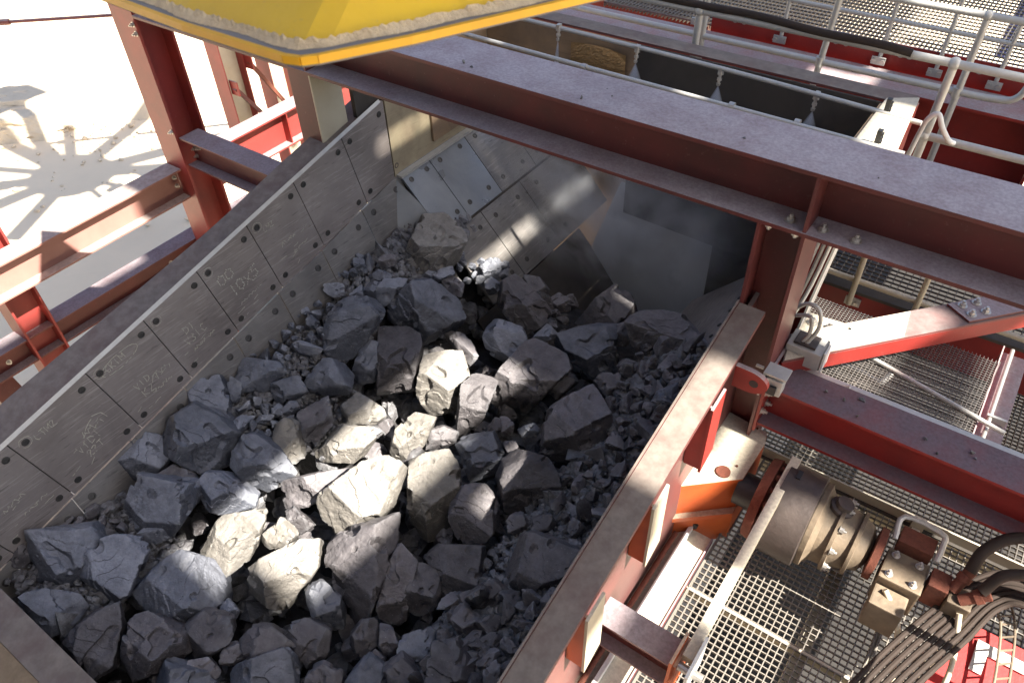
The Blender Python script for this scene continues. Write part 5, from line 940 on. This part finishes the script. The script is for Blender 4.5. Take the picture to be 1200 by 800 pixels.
part(hm, 'guard', gd, 'motor', smooth=True)
part(hm, 'guard_slot', MB().box(AX[0]+.23, AX[0]+.25, 2.45, 2.50, -2.915, -2.896), 'black')
m1 = MB(); m1.lathe(AX+[.362, 0, 0], X, [(0, .13), (.0, .205), (.025, .208), (.03, .19), (.05, .165), (.10, .16), (.103, .18), (.118, .18), (.121, .155), (.19, .135), (.193, .155), (.208, .155), (.211, .128), (.25, .11), (.27, .07)], 40)
part(hm, 'motor_body', m1, 'motord', smooth=True)
for k in range(10):
    a = 2*math.pi*k/10+.2; q = AX+np.array([.482, .168*math.cos(a), .168*math.sin(a)]); hb_ = MB(); hexbolt(hb_, q, (1, 0, 0), .013); part(hm, 'body_bolt', hb_, 'zinc')
m2 = MB(); m2.lathe(AX+[.44, .02, .10], (.25, .1, 1), [(0, .055), (.07, .055), (.075, .04), (.10, .038)], 20); part(hm, 'port_boss', m2, 'motor', smooth=True)
part(hm, 'end_flange', MB().lathe(AX+[.636, 0, 0], X, [(0, .09), (.005, .125), (.035, .125), (.04, .09)], 28), 'rust', smooth=True)
vb = thing('valve_block', 'tan dusty valve block with a cage handle at the end of the hydraulic motor', 'valve block', (.42, 2.4, -3.3))
part(vb, 'block', MB().box(.355, .53, 2.30, 2.47, -3.26, -3.08), 'motord', .008)
part(vb, 'lower_block', MB().box(.36, .50, 2.18, 2.29, -3.30, -3.12), 'motord', .008)
part(vb, 'top_block', MB().box(.54, .62, 2.36, 2.46, -3.2, -3.06), 'rust', .006)
part(vb, 'manifold', MB().box(.625, .72, 2.34, 2.44, -3.18, -3.08), 'motord', .008)
part(vb, 'cage', MB().tube([(.36, 2.50, -3.05), (.36, 2.60, -3.0), (.52, 2.60, -3.0), (.54, 2.56, -3.02), (.54, 2.48, -3.05)], .013, 8, 4), 'galv', smooth=True)
part(vb, 'cage_body', MB().box(.375, .52, 2.49, 2.585, -3.12, -3.035), 'rust', .006)
for q in ((.39, 2.33), (.49, 2.33), (.39, 2.44), (.49, 2.44)): hb_ = MB(); hexbolt(hb_, (q[0], q[1], -3.079), (0, 0, 1), .012); part(vb, 'bolt', hb_, 'zinc')
for p, d in (((.64, 2.42, -3.06), (.2, .5, .5)), ((.69, 2.38, -3.06), (.6, .3, .5))):
    d = np.array(d)/np.linalg.norm(d); part(vb, 'fitting', MB().lathe(p, d, [(-.03, .024), (.03, .024), (.031, .031), (.06, .031), (.061, .024), (.09, .026)], 12), 'rust', smooth=True)
add('hydraulic_hose', MB().tube([(.66, 2.47, -3.0), (.68, 2.56, -2.93), (.78, 2.66, -2.88), (1.0, 2.72, -2.88), (1.5, 2.8, -2.9)], .025, 12, 6).mesh('hydraulic_hose', 0, True), 'hose', label='upper thick dark hydraulic hose curving away from the valve block', cat='hose', group='thick hydraulic hoses')
add('hydraulic_hose', MB().tube([(.72, 2.40, -3.0), (.77, 2.47, -2.92), (.9, 2.52, -2.90), (1.1, 2.56, -2.92), (1.5, 2.6, -2.95)], .024, 12, 6).mesh('hydraulic_hose', 0, True), 'hose', label='lower thick dark hydraulic hose, just in front of the upper one', cat='hose', group='thick hydraulic hoses')
add('drain_hose', MB().tube([(.40, 2.26, -3.1), (.50, 2.20, -3.2), (.58, 2.05, -3.40), (.66, 2.0, -3.46), (.74, 2.06, -3.42), (.75, 2.2, -3.30), (.69, 2.34, -3.12)], .012, 10, 7).mesh('drain_hose', 0, True), 'cream', label='thin pale drain hose looping below the valve block', cat='hose')
hsb = thing('hose_clamp', 'upright pipe clamp holding the thick hydraulic hoses', 'clamp', (1.0, 2.62, -3.4)); part(hsb, 'post', MB().cyl((1.0, 2.63, -3.48), (1.0, 2.63, -2.80), .022, 12), 'rust', smooth=True); part(hsb, 'band', MB().cyl((.985, 2.54, -2.905), (1.015, 2.54, -2.905), .042, 16), 'galv')
for o in list(COL.objects):
    if o.parent is None and o.name.split('.')[0] in ('valve_block', 'hydraulic_hose', 'drain_hose'): o.location.x -= .13
ta = thing('torque_arm', 'long flat torque arm from the round guard down to the short dark beam', 'torque arm', (-.26, 1.9, -2.98))
part(ta, 'bar', MB().box(-.30, -.255, 1.42, 2.58, -2.955, -2.915), 'cream', .003); part(ta, 'web', MB().box(-.299, -.291, 1.48, 2.55, -3.02, -2.957), 'red')
part(ta, 'clevis', MB().plate([(-.24, 1.33, -2.88), (-.24, 1.52, -2.88), (-.24, 1.50, -3.06), (-.24, 1.34, -3.06)], .012, (1, 0, 0)), 'white'); part(ta, 'clevis', MB().plate([(-.312, 1.35, -2.89), (-.312, 1.50, -2.89), (-.312, 1.50, -3.06), (-.312, 1.34, -3.06)], .012, (1, 0, 0)), 'orange')
part(ta, 'pin', MB().cyl((-.30, 1.40, -2.97), (-.20, 1.40, -2.97), .018, 12), 'zinc')
xb = thing('steel_beam', 'short dark brown beam from the bin wall to the end of the torque arm', 'steel beam', (-.46, 1.44, -3.2))
part(xb, 'beam_section', MB().ibeam((-.66, 1.44, -2.97), (-.30, 1.44, -2.97), .125, .19, .012, .009), 'maroon', .002); part(xb, 'end_plate', MB().box(-.315, -.30, 1.37, 1.51, -3.18, -2.94), 'orange')
# dusty trays between the bin and the grating
dt = thing('cover_plate', 'dusty cover plate between the bin wall and the pump grating', 'cover plate', (-.66, 1.5, -3.5))
part(dt, 'plate', MB().box(-.80, -.50, .3, 2.3, -3.46, -3.44), 'cream'); part(dt, 'edge', MB().box(-.498, -.49, .3, 2.3, -3.47, -3.43), 'maroon'); part(dt, 'pipe', MB().cyl((-.655, .3, -3.39), (-.655, 2.2, -3.39), .014, 10), 'rust', smooth=True); part(dt, 'ridge', MB().box(-.62, -.60, .3, 2.3, -3.439, -3.40), 'white')
# hose bundle in a ladder tray, red and white board
for k in range(7):
    o_ = .024*k
    lb_ = ['outermost', 'second', 'third', 'fourth', 'fifth', 'sixth', 'innermost'][k]+' dark hose in the bundle curving down toward the pump grating corner'
    add('bundle_hose', MB().tube([(.27+o_, 1.78-o_*.5, -3.22), (.36+o_, 2.05-o_*.5, -3.2), (.47+o_, 2.33-o_*.5, -3.18), (.58+o_*.8, 2.56-o_*.6, -3.14), (.75+o_*.4, 2.66-o_, -3.10), (1.2, 2.66-o_, -3.14)], .0125, 9, 7).mesh('bundle_hose', 0, True), 'hose', label=lb_, cat='hose', group='hoses in the bundle')
ld = thing('ladder_tray', 'wire cable tray with cross rungs bending beside the dark hose bundle', 'cable tray', (.75, 2.0, -3.3))
c1 = [(.44, 1.90, -3.33), (.49, 2.15, -3.31), (.56, 2.42, -3.27), (.63, 2.58, -3.24), (.72, 2.62, -3.23), (.79, 2.54, -3.26), (.83, 2.34, -3.31), (.85, 2.10, -3.36)]
c2 = [(x+.055, y-.03, z) if i < 4 else (x-.05, y-.04, z) for i, (x, y, z) in enumerate(c1)]
part(ld, 'side_wire', MB().tube(c1, .006, 8, 6), 'motord', smooth=True); part(ld, 'side_wire', MB().tube(c2, .006, 8, 6), 'motord', smooth=True)
rg = MB()
def interp(c, t):
    c = np.array(c); s_ = t*(len(c)-1); i = min(int(s_), len(c)-2); return c[i]+(c[i+1]-c[i])*(s_-i)
for k in range(26): rg.cyl(interp(c1, k/25), interp(c2, k/25), .005, 6)
part(ld, 'rungs', rg, 'motord')
wb = thing('warning_board', 'red board with slanting white stripes and a grey bracket, in the bottom corner', 'warning board', (.85, 2.1, -3.35))
q = [np.array(p, float) for p in ((.52, 2.0, -3.48), (1.15, 2.0, -3.48), (1.15, 2.50, -3.36), (.68, 2.50, -3.36))]
part(wb, 'board', MB().plate(q, .015, (0, -.235, .972)), 'signred')
nb = np.array([0, -.35, .93])*.003/.99
for k in range(4):
    a = q[0]+(q[1]-q[0])*(.05+k*.12)+[.03, .06, .0144]+nb; b_ = a+np.array([.04, .13, .0312]); part(wb, 'stripe', MB().plate([a, a+[.038, 0, 0], b_+[.038, 0, 0], b_], .002, (0, -.235, .972)), 'white')
part(wb, 'bracket', MB().plate([(x, y, -3.48+(y-2.0)*.24+.014) for x, y in ((.70, 2.30), (.70, 2.44), (.90, 2.44), (.90, 2.39), (.75, 2.39), (.75, 2.30))], .012, (0, -.235, .972)), 'galv')
hv = rail('yellowish handrail post at the edge of the view beside the warning board', [((1.06, 2.2, -2.3), (1.06, 2.2, -3.48))], [[(1.06, 2.2, -2.3), (1.06, 1.2, -2.3)]], .022, .03, mname='cream')

# stray stones spilled on the steelwork
for (x0, x1, y0, y1, z_, num, s0, lb_) in ((-.45, .3, 1.3, 1.95, -3.497, 12, .010, 'small stone spilled on the sunlit pump floor grating'), (-2.8, -.1, 2.70, 2.95, -1.528, 7, .004, 'small chip of ore lying on the dusty top of the wide beam'), (-.45, .4, 2.72, 2.88, -2.677, 8, .006, 'small chip of ore lying on the top of the lower red beam'), (-.46, .2, 2.72, 2.95, -3.497, 6, .009, 'small stone on the grating below the lower red beam')):
    for k in range(num):
        s_ = s0*random.uniform(.8, 1.9); o = bpy.data.objects.new('ore_chip', stones[k % 12]); COL.objects.link(o)
        o.scale = (s_,)*3; o.rotation_euler = (random.uniform(-.3, .3), random.uniform(-.3, .3), random.uniform(0, 6)); o.location = (random.uniform(x0, x1), random.uniform(y0, y1), z_+s_*.45)
        o['label'] = lb_; o['category'] = 'stone'; o['group'] = 'stray stones spilled on the steelwork'
        o.material_slots[0].link = 'OBJECT'; o.material_slots[0].material = MT['rockB' if k % 2 else 'rockC']

# ------------------------------------------------------------------ render settings
S.view_settings.view_transform = 'Standard'; S.view_settings.look = 'None'; S.view_settings.gamma = 1; S.view_settings.exposure = 2.25
S.view_settings.use_curve_mapping = False
S.render.engine = 'CYCLES'
c = S.cycles; c.use_denoising = True; c.denoiser = 'OPENIMAGEDENOISE'; c.max_bounces = 6; c.diffuse_bounces = 3; c.glossy_bounces = 3; c.volume_bounces = 1; c.sample_clamp_indirect = 6
c.volume_step_rate = 2.; c.caustics_reflective = False; c.caustics_refractive = False
bpy.context.view_layer.update()
